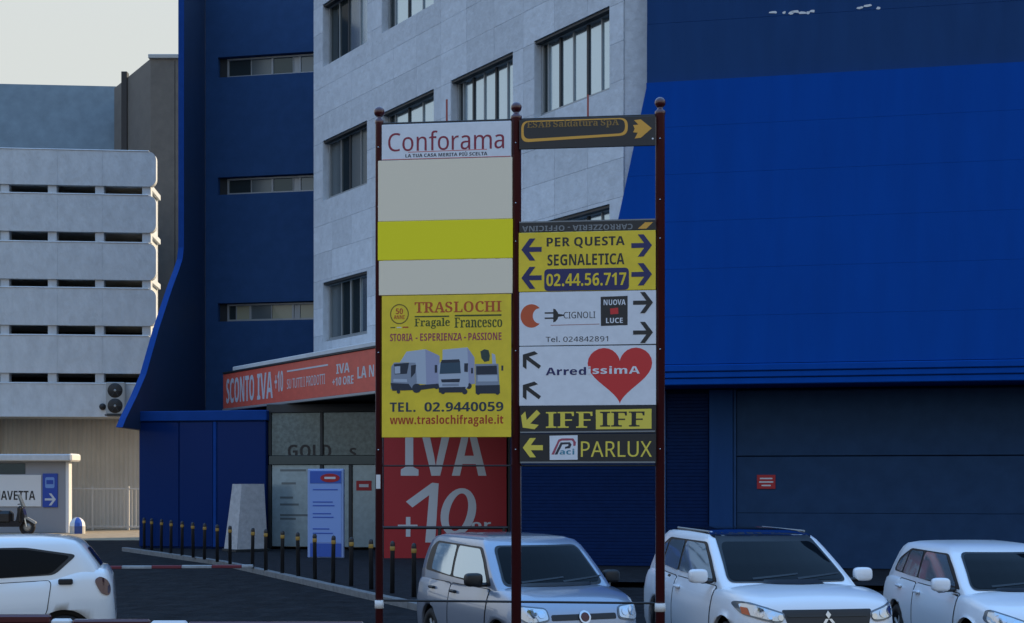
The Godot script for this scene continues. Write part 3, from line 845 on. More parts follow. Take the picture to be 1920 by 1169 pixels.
func street_bits() -> void:
	# bollards along the pavement edge
	var depths := [25.11, 25.99, 26.9, 27.84, 28.74, 29.7, 30.64, 31.6, 32.66, 33.57, 35.22, 36.23, 37.31, 38.3, 39.35, 40.46, 41.46, 42.51, 43.36]
	var shaft := lathe([Vector2(0.0, 0.0), Vector2(0.045, 0.0), Vector2(0.042, 0.78), Vector2(0.045, 0.80)], 12)
	var band := lathe([Vector2(0.045, 0.80), Vector2(0.049, 0.81), Vector2(0.049, 0.87), Vector2(0.045, 0.88)], 12)
	var cap := lathe([Vector2(0.044, 0.88), Vector2(0.047, 0.92), Vector2(0.036, 0.965), Vector2(0.0, 0.985)], 12)
	var first: Node3D = null
	for k in depths.size():
		var at := Vector3(11.608 - 0.53308 * depths[k], 0.12, -depths[k])      # a straight row along the pavement edge
		if first == null:
			first = thing("bollard", "slim black bollard with yellow band along the pavement edge", "bollard", at, 0.0, "bollards along the pavement edge")
			obj("shaft", shaft, M.black, first)
			obj("band", band, M.lamp_yellow, first)
			obj("cap", cap, M.black, first)
		else:
			var o: Node3D = first.duplicate()
			o.name = numbered("bollard")
			add_child(o)
			o.position = at
			o.rotation = Vector3(0.012 * sin(k * 2.3), k * 0.7, 0.014 * cos(k * 1.7))
	# dark handrail before the banner
	var hr := thing("handrail", "black metal handrail standing before the red banner", "railing", Vector3(-3.3, 0.12, -34.5))
	obj("top_rail", tube(Vector3(-0.1, 0.95, 0), Vector3(3.2, 0.95, 0), 0.04), M.black, hr)
	for x in [0.0, 1.5, 3.1]: obj("post", tube(Vector3(x, 0, 0), Vector3(x, 0.94, 0), 0.045), M.black, hr)
	# poster totem
	var p := thing("poster_totem", "tall blue and white poster totem before the glass entrance", "poster stand", Vector3(-5.13, 0.12, -38.1), STORE_TURN)
	slab("frame", Vector3(-0.52, 0, -0.12), Vector3(0.52, 2.45, 0), mat(lin(0.25, 0.36, 0.62), 0.4), p, 0.02)
	slab("poster", Vector3(-0.44, 0.42, 0), Vector3(0.46, 2.40, 0.012), mat(lin(0.22, 0.35, 0.68), 0.35), p, 0.003)
	slab("header", Vector3(-0.44, 2.05, 0.012), Vector3(0.46, 2.39, 0.02), M.poster_blue, p, 0.003)
	obj("badge", prism(disc(0.14, 2.2, 0.28, 0.12), 0.006), M.red, p, Vector3(0, 0, 0.028))
	slab("text_line", Vector3(-0.02, 2.17, 0.028), Vector3(0.3, 2.23, 0.031), M.grey_text, p, 0.001)
	slab("foot_panel", Vector3(-0.44, 0.03, 0), Vector3(0.46, 0.40, 0.014), M.poster_blue, p, 0.003)
	for r in [[1.86, 0.3], [1.52, 0.24], [1.42, 0.26], [1.2, 0.22], [1.1, 0.25], [0.78, 0.2], [0.66, 0.24]]:
		slab("text_line", Vector3(-0.36, r[0], 0.012), Vector3(-0.36 + r[1] * 2.4, r[0] + 0.035, 0.017), M.poster_blue, p, 0.001)
	# wrapped plinth by the entrance
	var w := thing("wrapped_plinth", "tall tapered white wrapped block by the glossy blue box", "plinth", Vector3(-8.05, 0.12, -41.9), deg_to_rad(38))
	var st := start()
	var lower := [Vector2(-0.52, 0.42), Vector2(0.52, 0.42), Vector2(0.52, -0.42), Vector2(-0.52, -0.42)]
	var f := func(q: Vector2, s: float, y: float) -> Vector3: return Vector3(q.x * s + (0.10 * (1.0 - s) * 3.0), y, q.y * s)
	var rows := [[1.0, 0.0], [0.93, 0.5], [0.86, 1.0], [0.79, 1.5], [0.72, 2.03]]
	for i in 4:
		var a: Vector2 = lower[i]
		var b: Vector2 = lower[(i + 1) % 4]
		var nn := Vector3(b.y - a.y, 0.12, a.x - b.x)
		nn = Vector3((a + b).x, 0.15, (a + b).y).normalized()
		for j in rows.size() - 1:
			quad(st, f.call(a, rows[j][0], rows[j][1]), f.call(b, rows[j][0], rows[j][1]), f.call(b, rows[j + 1][0], rows[j + 1][1]), f.call(a, rows[j + 1][0], rows[j + 1][1]), nn)
	var tp: float = rows[4][1]
	quad(st, f.call(lower[0], 0.72, tp), f.call(lower[1], 0.72, tp), f.call(lower[2], 0.72, tp), f.call(lower[3], 0.72, tp), Vector3.UP)
	obj("wrapping", st.commit(), grainy(lin(0.42, 0.42, 0.42), 0.25, 1.2, 0.6, 51, 0.6), w)
	slab("base", Vector3(-0.56, 0, -0.46), Vector3(0.56, 0.08, 0.46), M.dark_frame, w)
	# striped barrier arm across the lane
	var b := thing("barrier_arm", "red and white striped lifting barrier arm across the lane", "barrier", Vector3(-7.1, 0, -21.4))
	slab("cabinet", Vector3(-0.2, 0, -0.2), Vector3(0.2, 0.96, 0.2), mat(lin(0.3, 0.3, 0.3), 0.5), b, 0.03)
	var x := 0.15
	var k := 0
	while x < 3.1:
		slab("stripe", Vector3(x, 0.855 + 0.02 * x * 0.4, -0.025), Vector3(min(x + 0.46, 3.1), 0.905 + 0.02 * x * 0.4, 0.025), M.kerb_paint if k % 2 == 0 else mat(lin(0.16, 0.02, 0.03), 0.5), b, 0.008)
		x += 0.463
		k += 1
	# low red and white guard rail in front of the car
	var g := thing("guard_rail", "low maroon and white guard rail before the white car's rear", "railing", Vector3(-5.6, 0, -13.1))
	var segs := [[-0.8, 0.23], [0.84, 1.03], [1.03, 1.73], [1.73, 2.08], [2.08, 2.95]]
	var whites := [false, false, false, true, false]
	var parts := [[-0.8, 1.24, false], [1.25, 1.44, true], [1.45, 2.18, false], [2.19, 2.53, true], [2.54, 4.2, false]]
	for q in parts:
		var y0: float = 0.845 - 0.02 * q[0]
		slab("stripe", Vector3(q[0], y0, -0.045), Vector3(q[1], y0 + 0.09, 0.045), M.white if q[2] else M.maroon, g, 0.02)
	for xx in [-0.5, 1.8, 4.0]: obj("post", tube(Vector3(xx, 0, 0), Vector3(xx, 0.84 - 0.02 * xx, 0), 0.04), M.maroon, g)

# ---------------------------------------------------------------- sign frame
const SIGN := Vector3(0.039, 0, -12.7)
const SIGN_TURN := -0.12217

func sign_frame() -> void:
	var t := thing("sign_frame", "tall maroon steel frame of three ball-topped posts carrying direction boards", "sign frame", SIGN, SIGN_TURN)
	for q in [[-1.28, 0.036], [0.0, 0.046], [1.3115, 0.043]]:
		var r: float = q[1]
		var post := obj("post", lathe([Vector2(0.0, 0.0), Vector2(r, 0.0), Vector2(r, 5.52), Vector2(r * 1.12, 5.53), Vector2(r * 1.12, 5.555), Vector2(r * 0.6, 5.575), Vector2(r * 0.55, 5.59)], 20), M.maroon, t, Vector3(q[0], 0, 0))
		var ball: Array = []
		for k in 13: ball.append(Vector2(0.05 * sin(PI * k / 12.0), -0.05 * cos(PI * k / 12.0)))
		obj("ball_finial", lathe(ball, 18), M.maroon, post, Vector3(0, 5.635, 0))
		var clamp := lathe([Vector2(r, 0.0), Vector2(r + 0.006, 0.002), Vector2(r + 0.006, 0.075), Vector2(r, 0.077)], 18)
		if q[0] != 0.0: obj("reflective_band", clamp, M.white, post, Vector3(0, 1.03, 0))
		for h in [2.5, 3.4, 4.4, 4.75, 5.3]:
			var bo := obj("bolt", lathe([Vector2(0.0, 0.012), Vector2(0.006, 0.01), Vector2(0.008, 0.0)], 8), M.chrome, post, Vector3(0, h, r - 0.002))
			bo.rotation.x = PI / 2
	slab("sticker", Vector3(-1.302, 2.14, 0.034), Vector3(-1.262, 2.27, 0.039), M.white, t, 0.001)
	for q in [[-1.245, -0.045], [0.045, 1.27]]:
		slab("top_bar", Vector3(q[0], 5.505, -0.02), Vector3(q[1], 5.53, 0.02), M.black, t, 0.004)
		obj("lower_bar", tube(Vector3(q[0], 1.105, 0), Vector3(q[1], 1.105, 0), 0.011), M.black, t)
		slab("back_bar", Vector3(q[0], 2.345, -0.02), Vector3(q[1], 2.36, 0.02), M.black, t, 0.004)
		for h in [2.9, 3.42, 3.93, 4.45]: slab("back_bar", Vector3(q[0], h, -0.03), Vector3(q[1], h + 0.03, 0.02), M.black, t, 0.004)
		obj("rod", tube(Vector3((q[0] + q[1]) * 0.5, 5.53, 0), Vector3((q[0] + q[1]) * 0.5, 5.73, 0), 0.009), M.rod, t)
	boards()

var bz: Array            # left, right, top, bottom of the current board in drawing units
var bw := 1.2
var bh := 0.3

func B(x: float, y: float) -> Vector2:
	return Vector2(((x - bz[0]) / (bz[1] - bz[0]) - 0.5) * bw, (1.0 - (y - bz[2]) / (bz[3] - bz[2])) * bh)

func board(called: String, label: String, s0: float, s1: float, h0: float, h1: float, z: float, zone: Array, m: Material) -> Node3D:
	bz = zone
	bw = s1 - s0
	bh = h1 - h0
	var x := Transform3D(Basis(Vector3.UP, SIGN_TURN), SIGN)
	var o := thing(called, label, "sign", x * Vector3((s0 + s1) * 0.5, h0, z), SIGN_TURN)
	obj("plate", bev(Vector3(bw, bh, 0.018), 0.003), m, o, Vector3(0, bh * 0.5, -0.009))
	return o

func put(o: Node3D, called: String, pts: Array, m: Material, layer := 1.0) -> void:
	var p := PackedVector2Array()
	for q in pts: p.append(B(q[0], q[1]))
	obj(called, prism(p, 0.001 * layer), m, o, Vector3(0, 0, 0.001 * layer))

func write(o: Node3D, s: String, font: Font, x0: float, y0: float, x1: float, y1: float, m: Material, flip := false, layer := 1.0) -> void:
	var a := B(x0, y1)
	var b := B(x1, y0)
	letters(s, font, a.x, a.y, b.x, b.y, 0.001 * layer, m, o, flip, 0.001)

func arrow(o: Node3D, tipx: float, tipy: float, dir: Vector2, length: float, arm: float, th: float, m: Material) -> void:
	# lengths in drawing units, dir in picture sense (y down)
	var k: float = bw / (bz[1] - bz[0])
	obj("arrow", prism_many(arrow_poly(B(tipx, tipy), Vector2(dir.x, -dir.y).normalized(), length * k, arm * k, th * k), 0.002), m, o, Vector3(0, 0, 0.002))

func ring_pts(cx: float, cy: float, r: float, n := 24) -> Array:
	var out := []
	for k in n: out.append([cx + r * cos(TAU * k / n), cy + r * sin(TAU * k / n)])
	return out

func boards() -> void:
	var white := grainy(lin(0.78, 0.80, 0.83), 0.06, 0.7, 0.4, 81)
	var grey := mat(lin(0.95, 0.82, 0.60), 0.6)
	var blank_yellow := mat(lin(1.0, 0.86, 0.002), 0.6)
	var yellow := grainy(lin(0.88, 0.64, 0.03), 0.10, 1.5, 0.5, 61)
	var blk := mat(lin(0.016, 0.018, 0.02), 0.4)
	var navy := mat(lin(0.018, 0.02, 0.11), 0.45)
	var amber := mat(lin(0.80, 0.40, 0.05), 0.5)
	var lemon := mat(lin(0.82, 0.66, 0.08), 0.5)
	var red := mat(lin(0.66, 0.03, 0.03), 0.45)
	var dred := mat(lin(0.28, 0.02, 0.045), 0.5)
	var dim := mat(lin(0.22, 0.23, 0.23), 0.5)
	var dark := mat(lin(0.03, 0.035, 0.05), 0.5)
	# left column
	var o := board("shop_board", "white board with dark red Conforama lettering, topmost of its column", -1.243, -0.04, 5.172, 5.50, 0.062, [75, 805, 195, 392], white)
	write(o, "Conforama", sans, 112, 236, 766, 345, dred)
	put(o, "line", [[225, 350], [670, 346], [670, 349], [225, 353]], red)
	write(o, "LA TUA CASA MERITA PIÙ SCELTA", sans_bold, 210, 356, 672, 380, dark)
	put(o, "line", [[78, 388], [803, 388], [803, 391], [78, 391]], red)
	board("blank_board", "large blank grey board under the white Conforama board", -1.278, -0.03, 4.607, 5.168, 0.064, [0, 1, 0, 1], grey)
	board("blank_board", "blank bright yellow board between two blank grey boards", -1.280, -0.025, 4.247, 4.604, 0.066, [0, 1, 0, 1], blank_yellow)
	board("blank_board", "shallow blank grey board under the blank yellow board", -1.270, -0.028, 3.925, 4.244, 0.064, [0, 1, 0, 1], grey)
	o = board("removals_board", "tall yellow removals board with TRASLOCHI lettering and three lorries", -1.243, -0.04, 2.613, 3.92, 0.062, [100, 1055, 55, 1095], yellow)
	removals(o)
	# right column
	o = board("arrow_board", "black board with gold outline and gold arrow, topmost of its column", 0.035, 1.27, 5.235, 5.505, 0.062, [75, 1205, 240, 500], blk)
	var outer := rounded([B(92, 252), B(978, 252), B(978, 405), B(92, 440)], 0.07)
	var inner := rounded([B(112, 262), B(955, 262), B(955, 385), B(112, 412)], 0.06)
	obj("outline", ring_mesh(outer, inner), amber, o, Vector3(0, 0, 0.001))
	write(o, "ESAB Saldatura SpA", serif_bold, 140, 256, 905, 330, mat(lin(0.3, 0.17, 0.03), 0.5))
	put(o, "arrow", [[1030, 275], [1085, 270], [1175, 350], [1085, 430], [1035, 435], [1060, 385], [1022, 380], [1035, 350], [1022, 318], [1065, 315]], amber, 2.0)
	put(o, "screw", ring_pts(1183, 440, 8, 10), white)
	o = board("reversed_board", "narrow black board with upside-down white lettering above the yellow arrow board", 0.035, 1.27, 4.478, 4.578, 0.058, [75, 1205, 65, 165], blk)
	write(o, "CARROZZERIA - OFFICINA", sans_bold, 100, 108, 1018, 158, dim, true)
	put(o, "arrow", [[1060, 155], [1130, 155], [1185, 98], [1120, 98]], amber)
	put(o, "edge_strip", [[75, 66], [1205, 66], [1205, 78], [75, 78]], dim)
	o = board("phone_board", "yellow board with four navy arrows and phone number 02.44.56.717", 0.03, 1.272, 3.936, 4.474, 0.062, [70, 1210, 165, 655], yellow)
	write(o, "PER QUESTA", sans_bold, 305, 210, 955, 300, blk)
	write(o, "SEGNALETICA", sans_bold, 312, 350, 952, 442, blk)
	obj("number_field", prism(rounded([B(285, 470), B(990, 470), B(990, 652), B(285, 652)], 0.04), 0.001), navy, o, Vector3(0, 0, 0.001))
	write(o, "02.44.56.717", sans_bold, 303, 510, 968, 615, yellow, false, 3.0)
	for a in [[93, 305, -1], [93, 540, -1], [1180, 290, 1], [1180, 527, 1]]: arrow(o, a[0], a[1], Vector2(a[2], 0), 170, 92, 40, navy)
	o = board("lighting_board", "white board with orange crescent, plug drawing and black NUOVA LUCE square", 0.035, 1.275, 3.441, 3.932, 0.060, [75, 1220, 660, 1125], white)
	var cut := Geometry2D.clip_polygons(disc(B(178, 865).x, B(178, 865).y, 0.1, 0.107, 36), disc(B(248, 865).x, B(248, 865).y, 0.064, 0.07, 28))
	obj("crescent", prism(cut[0], 0.001), mat(lin(0.60, 0.10, 0.03), 0.5), o, Vector3(0, 0, 0.001))
	var plug := [[362, 805], [380, 810], [398, 835], [405, 850], [450, 857], [450, 868], [405, 876], [398, 895], [380, 918], [362, 922], [362, 893], [290, 893], [290, 880], [362, 880], [362, 848], [290, 848], [290, 835], [362, 835]]
	put(o, "plug_drawing", plug, blk)
	write(o, "CIGNOLI", sans, 450, 835, 715, 890, blk)
	put(o, "line", [[340, 945], [750, 940], [750, 946], [340, 951]], mat(lin(0.42, 0.22, 0.22), 0.5))
	put(o, "black_square", [[760, 710], [985, 705], [985, 955], [762, 960]], blk)
	write(o, "NUOVA", sans_bold, 785, 735, 968, 782, white, false, 2.0)
	write(o, "LUCE", sans_bold, 805, 892, 945, 936, white, false, 2.0)
	put(o, "red_mark", [[838, 812], [905, 805], [908, 858], [842, 862]], red, 2.0)
	write(o, "Tel. 024842891", sans, 300, 1045, 822, 1092, dark)
	for y in [765, 1020]: arrow(o, 1195, y, Vector2(1, 0), 165, 88, 34, blk)
	put(o, "line", [[75, 1122], [1220, 1118], [1220, 1125], [75, 1125]], blk)
	o = board("heart_board", "white board with big red heart and two black arrows pointing up left", 0.035, 1.275, 2.897, 3.437, 0.060, [85, 1325, 55, 572], white)
	var heart := []
	for k in 48:
		var a := TAU * k / 48
		var hx := 16.0 * pow(sin(a), 3)
		var hy := 13.0 * cos(a) - 5.0 * cos(2 * a) - 2.0 * cos(3 * a) - cos(4 * a)
		heart.append([1000 + hx * 18.2, 275 - hy * 16.8 if hy > -6 else 275 - hy * 16.8])
	put(o, "heart", heart, red)
	write(o, "Arred", sans_bold, 328, 238, 695, 306, navy, false, 2.0)
	write(o, "issimA", sans_bold, 712, 233, 1180, 300, white, false, 3.0)
	for y in [125, 390]: arrow(o, 118, y, Vector2(-0.8, -0.6), 195, 88, 34, blk)
	o = board("letter_board", "black board with yellow IFF twice, once black on yellow", 0.04, 1.275, 2.645, 2.893, 0.060, [85, 1325, 582, 850], blk)
	arrow(o, 112, 792, Vector2(-0.7, 0.7), 205, 88, 46, lemon)
	write(o, "IFF", serif_bold, 325, 640, 750, 796, lemon)
	put(o, "yellow_field", [[780, 622], [1285, 614], [1285, 808], [782, 812]], lemon)
	write(o, "IFF", serif_bold, 820, 640, 1222, 786, blk, false, 2.0)
	put(o, "edge_strip", [[90, 832], [1318, 826], [1318, 840], [90, 846]], dim)
	o = board("lamp_board", "black board with yellow PARLUX lettering and a small white logo, lowest of its column", 0.04, 1.275, 2.372, 2.641, 0.060, [85, 1325, 855, 1112], blk)
	arrow(o, 112, 975, Vector2(-1, 0), 185, 88, 46, lemon)
	put(o, "logo_field", [[358, 872], [615, 868], [615, 1080], [360, 1082]], white)
	put(o, "logo_stroke", [[375, 1035], [440, 905], [470, 895], [575, 895], [600, 930], [595, 960], [575, 960], [575, 925], [560, 912], [470, 915], [450, 925], [400, 1035]], mat(lin(0.4, 0.08, 0.12), 0.5), 2.0)
	put(o, "logo_stroke", [[405, 1035], [460, 930], [545, 928], [560, 950], [545, 980], [500, 985], [500, 970], [530, 960], [530, 945], [475, 948], [430, 1035]], dark, 2.0)
	write(o, "aci", sans_bold, 450, 985, 585, 1035, mat(lin(0.06, 0.25, 0.35), 0.5), false, 2.0)
	write(o, "PARLUX", sans, 645, 922, 1288, 1056, lemon)
	put(o, "edge_strip", [[90, 1096], [1318, 1096], [1318, 1110], [90, 1110]], dim)

func ring_mesh(outer: PackedVector2Array, inner: PackedVector2Array) -> ArrayMesh:
	var st := start()
	var n := outer.size()
	for k in n:
		var a := outer[k]
		var b := outer[(k + 1) % n]
		var c := inner[(k + 1) % n]
		var d := inner[k]
		quad(st, Vector3(a.x, a.y, 0), Vector3(b.x, b.y, 0), Vector3(c.x, c.y, 0), Vector3(d.x, d.y, 0), Vector3.BACK)
	return st.commit()

func removals(o: Node3D) -> void:
	var orange := mat(lin(0.52, 0.09, 0.015), 0.5)
	var green := mat(lin(0.05, 0.075, 0.012), 0.5)
	var rose := mat(lin(0.36, 0.05, 0.09), 0.5)
	var navy := mat(lin(0.022, 0.04, 0.06), 0.5)
	var red := mat(lin(0.45, 0.05, 0.01), 0.5)
	write(o, "TRASLOCHI", serif_bold, 345, 105, 985, 182, orange)
	put(o, "bar", [[345, 206], [600, 206], [600, 216], [345, 216]], green)
	put(o, "bar", [[642, 202], [985, 202], [985, 214], [642, 214]], green)
	write(o, "Fragale", serif_bold, 345, 222, 605, 300, green)
	write(o, "Francesco", serif_bold, 640, 222, 990, 296, green)
	write(o, "STORIA", sans_bold, 162, 334, 330, 388, rose)
	write(o, "- ESPERIENZA -", sans_bold, 352, 334, 725, 388, rose)
	write(o, "PASSIONE", sans_bold, 742, 334, 985, 388, rose)
	write(o, "TEL.", sans_bold, 160, 838, 352, 908, navy)
	write(o, "02.9440059", sans_bold, 418, 838, 998, 908, navy)
	write(o, "www.traslochifragale.it", sans_bold, 160, 932, 998, 1018, red)
	# round seal and the small tricolour under it
	var a := PackedVector2Array()
	var b := PackedVector2Array()
	for k in 28:
		a.append(B(232 + 70 * cos(TAU * k / 28), 190 + 74 * sin(TAU * k / 28)))
		b.append(B(232 + 62 * cos(TAU * k / 28), 190 + 66 * sin(TAU * k / 28)))
	obj("seal_ring", ring_mesh(a, b), mat(lin(0.2, 0.13, 0.01), 0.5), o, Vector3(0, 0, 0.001))
	write(o, "50", sans_bold, 205, 148, 258, 190, orange)
	write(o, "ANNI", sans_bold, 190, 198, 270, 226, orange)
	put(o, "flag_dash", [[165, 285], [200, 285], [200, 292], [165, 292]], green)
	put(o, "flag_dash", [[212, 285], [246, 285], [246, 292], [212, 292]], M.white)
	put(o, "flag_dash", [[256, 282], [298, 282], [298, 292], [256, 292]], orange)
	# the three lorries of the printed picture
	var pale := mat(lin(0.48, 0.54, 0.62), 0.5)
	var lilac := mat(lin(0.36, 0.38, 0.52), 0.5)
	var steel := mat(lin(0.27, 0.31, 0.38), 0.5)
	var dk := mat(lin(0.02, 0.03, 0.05), 0.5)
	var teal := mat(lin(0.035, 0.08, 0.12), 0.5)
	var P := [
		["lorry_print", [[425, 450], [490, 480], [530, 500], [530, 705], [430, 710]], lilac, 1],
		["lorry_print", [[285, 466], [425, 450], [432, 708], [350, 700], [340, 560], [300, 545], [235, 545]], pale, 1.6],
		["lorry_print", [[172, 575], [192, 545], [352, 548], [362, 690], [325, 748], [168, 740]], steel, 2.2],
		["lorry_print", [[192, 556], [304, 548], [288, 628], [196, 632]], dk, 2.8],
		["lorry_print", [[196, 575], [238, 572], [238, 625], [198, 627]], pale, 3.4],
		["lorry_print", [[318, 568], [356, 562], [350, 622], [318, 658]], dk, 2.8],
		["lorry_print", [[166, 695], [300, 702], [335, 748], [180, 752]], dk, 3.0],
		["lorry_print", [[188, 665], [288, 668], [290, 690], [186, 686]], pale, 2.8],
		["lorry_print", [[385, 712], [530, 702], [530, 730], [390, 748]], dk, 1.8],
		["lorry_print", [[735, 440], [787, 515], [790, 705], [742, 712]], lilac, 1],
		["lorry_print", [[552, 455], [735, 440], [745, 705], [690, 705], [690, 545], [552, 545]], pale, 1.6],
		["lorry_print", [[520, 570], [548, 530], [680, 528], [742, 565], [742, 722], [704, 765], [524, 755]], pale, 2.2],
		["lorry_print", [[538, 545], [680, 538], [687, 628], [530, 632]], teal, 2.8],
		["lorry_print", [[545, 530], [675, 526], [682, 548], [540, 552]], dk, 3.2],
		["lorry_print", [[494, 566], [512, 566], [512, 622], [494, 622]], dk, 2.2],
		["lorry_print", [[712, 556], [740, 556], [738, 620], [712, 618]], dk, 3.2],
		["lorry_print", [[540, 672], [682, 668], [676, 694], [546, 694]], dk, 2.8],
		["lorry_print", [[522, 730], [722, 728], [715, 768], [526, 768]], dk, 3.0],
		["lorry_print", [[550, 705], [672, 703], [672, 722], [550, 722]], steel, 2.8],
		["lorry_print", [[792, 562], [962, 562], [972, 775], [796, 775]], steel, 1],
		["lorry_print", [[800, 578], [950, 575], [954, 638], [800, 640]], dk, 1.6],
		["lorry_print", [[812, 645], [955, 645], [958, 690], [810, 690]], pale, 1.6],
		["lorry_print", [[794, 718], [972, 716], [974, 778], [796, 778]], dk, 1.8],
		["lorry_print", [[914, 485], [938, 495], [945, 562], [918, 562]], pale, 1],
		["lorry_print", [[984, 575], [998, 575], [998, 612], [984, 612]], dk, 1],
		["lorry_print", [[762, 590], [776, 590], [776, 630], [762, 630]], dk, 2.4],
	]
	for p in P: put(o, p[0], p[1], p[2], p[3])
	for c in [[225, 760, 13, 3.4], [360, 735, 34, 2.6], [508, 722, 20, 2.2], [555, 764, 15, 3.4], [715, 762, 20, 3.4], [745, 722, 22, 1.4], [815, 775, 12, 2.2], [955, 775, 13, 2.2]]: put(o, "lorry_print", ring_pts(c[0], c[1], c[2], 16), dk, c[3])
	put(o, "lorry_print", [[830, 470], [860, 455], [890, 462], [900, 500], [895, 540], [860, 548], [838, 520]], mat(lin(0.03, 0.06, 0.05), 0.5), 1.0)

# ---------------------------------------------------------------- cars
func interp(pts: Array, x: float) -> float:
	var n := pts.size()
	if x <= pts[0][0]: return pts[0][1]
	if x >= pts[n - 1][0]: return pts[n - 1][1]
	var k := 0
	while x > pts[k + 1][0]: k += 1
	var x0: float = pts[k][0]
	var x1: float = pts[k + 1][0]
	var y0: float = pts[k][1]
	var y1: float = pts[k + 1][1]
	var d := (y1 - y0) / (x1 - x0)
	var slope := func(i: int) -> float:
		if i == 0 or i == n - 1: return (pts[1][1] - pts[0][1]) / (pts[1][0] - pts[0][0]) if i == 0 else (pts[n - 1][1] - pts[n - 2][1]) / (pts[n - 1][0] - pts[n - 2][0])
		var a: float = (pts[i][1] - pts[i - 1][1]) / (pts[i][0] - pts[i - 1][0])
		var b: float = (pts[i + 1][1] - pts[i][1]) / (pts[i + 1][0] - pts[i][0])
		return 0.0 if a * b <= 0.0 else 2.0 * a * b / (a + b)
	var m0: float = slope.call(k)
	var m1: float = slope.call(k + 1)
	var h := x1 - x0
	var t := (x - x0) / h
	return (2 * t * t * t - 3 * t * t + 1) * y0 + (t * t * t - 2 * t * t + t) * h * m0 + (-2 * t * t * t + 3 * t * t) * y1 + (t * t * t - t * t) * h * m1

var hull: TriangleMesh

func grid_in(st: SurfaceTool, rows: Array) -> void:
	for i in rows.size() - 1:
		var a: Array = rows[i]
		var b: Array = rows[i + 1]
		for j in a.size() - 1:
			for p in [a[j], b[j], b[j + 1], a[j], b[j + 1], a[j + 1]]: st.add_vertex(p)

func car_body(c: Dictionary) -> ArrayMesh:
	var L: float = c.L
	var st := start()
	st.set_smooth_group(0)
	var xs := []
	var n := 64
	for k in n + 1:
		var t := float(k) / n
		xs.append(-L * 0.5 * cos(PI * t) * 0.35 + (t - 0.5) * L * 0.65)
	var rows := []
	for x in xs:
		var hw := interp(c.plan, x)
		var d := interp(c.deck, x)
		var b := interp(c.bottom, x)
		var arch := b
		for wx in c.wheels:
			var dx: float = abs(x - wx)
			if dx < c.arch: arch = max(arch, c.wr + sqrt(c.arch * c.arch - dx * dx))
		var row := []
		var cr: float = c.crown
		for q in [[0.95, 0.0], [0.99, 0.16], [1.0, 0.36], [1.0, 0.5], [0.998, 0.62], [0.985, 0.74], [0.965, 0.86], [0.935, 0.95], [0.87, 1.0]]:
			row.append(Vector3(x, max(b + (d - b) * q[1], arch), hw * q[0]))
		row.append(Vector3(x, d + cr * 0.55, hw * 0.65))
		row.append(Vector3(x, d + cr * 0.9, hw * 0.35))
		row.append(Vector3(x, d + cr, 0))
		for k in range(10, -1, -1): row.append(row[k] * Vector3(1, 1, -1))
		rows.append(row)
	grid_in(st, rows)
	for e in [0, n]:                                  # close both ends
		var row: Array = rows[e]
		var mid := Vector3.ZERO
		for p in row: mid += p / row.size()
		mid.x += -0.012 if e == 0 else 0.012
		for j in row.size() - 1:
			for p in ([row[j], row[j + 1], mid] if e == 0 else [row[j + 1], row[j], mid]): st.add_vertex(p)
	# cabin: rings from the belt to the roof
	var gr := []
	var cab: Array = c.cabin
	for i in cab.size():
		var y: float = cab[i][0]
		var xf: float = cab[i][1]
		var xr: float = cab[i][2]
		var w: float = cab[i][3]
		var cf: float = c.cf
		var half := []
		for f in [0.0, 0.2, 0.4, 0.6, 0.76, 0.88, 0.95]: half.append(Vector3(xf - cf * f * f, y, w * f))
		var xa := xf - cf - 0.04
		var xb := xr + 0.10
		for k in 13:
			var x := lerpf(xa, xb, k / 12.0)
			var u := (x - (xa + xb) * 0.5) / ((xa - xb) * 0.5)
			half.append(Vector3(x, y, w * (1.0 - 0.035 * u * u)))
		for f in [0.9, 0.75, 0.5, 0.25, 0.0]: half.append(Vector3(xr + 0.06 * f * f, y, w * f))
		var ring := half.duplicate()
		for k in range(half.size() - 2, -1, -1): ring.append(half[k] * Vector3(1, 1, -1))
		gr.append(ring)
	grid_in(st, gr)
	var top: Array = gr[gr.size() - 1]
	var ctr := Vector3.ZERO
	for p in top: ctr += p / top.size()
	ctr.y += 0.006
	for j in top.size() - 1:
		for p in [top[j], ctr, top[j + 1]]: st.add_vertex(p)
	st.index()
	st.generate_normals()
	var m := st.commit()
	hull = TriangleMesh.new()
	hull.create_from_faces(m.get_faces())
	return m

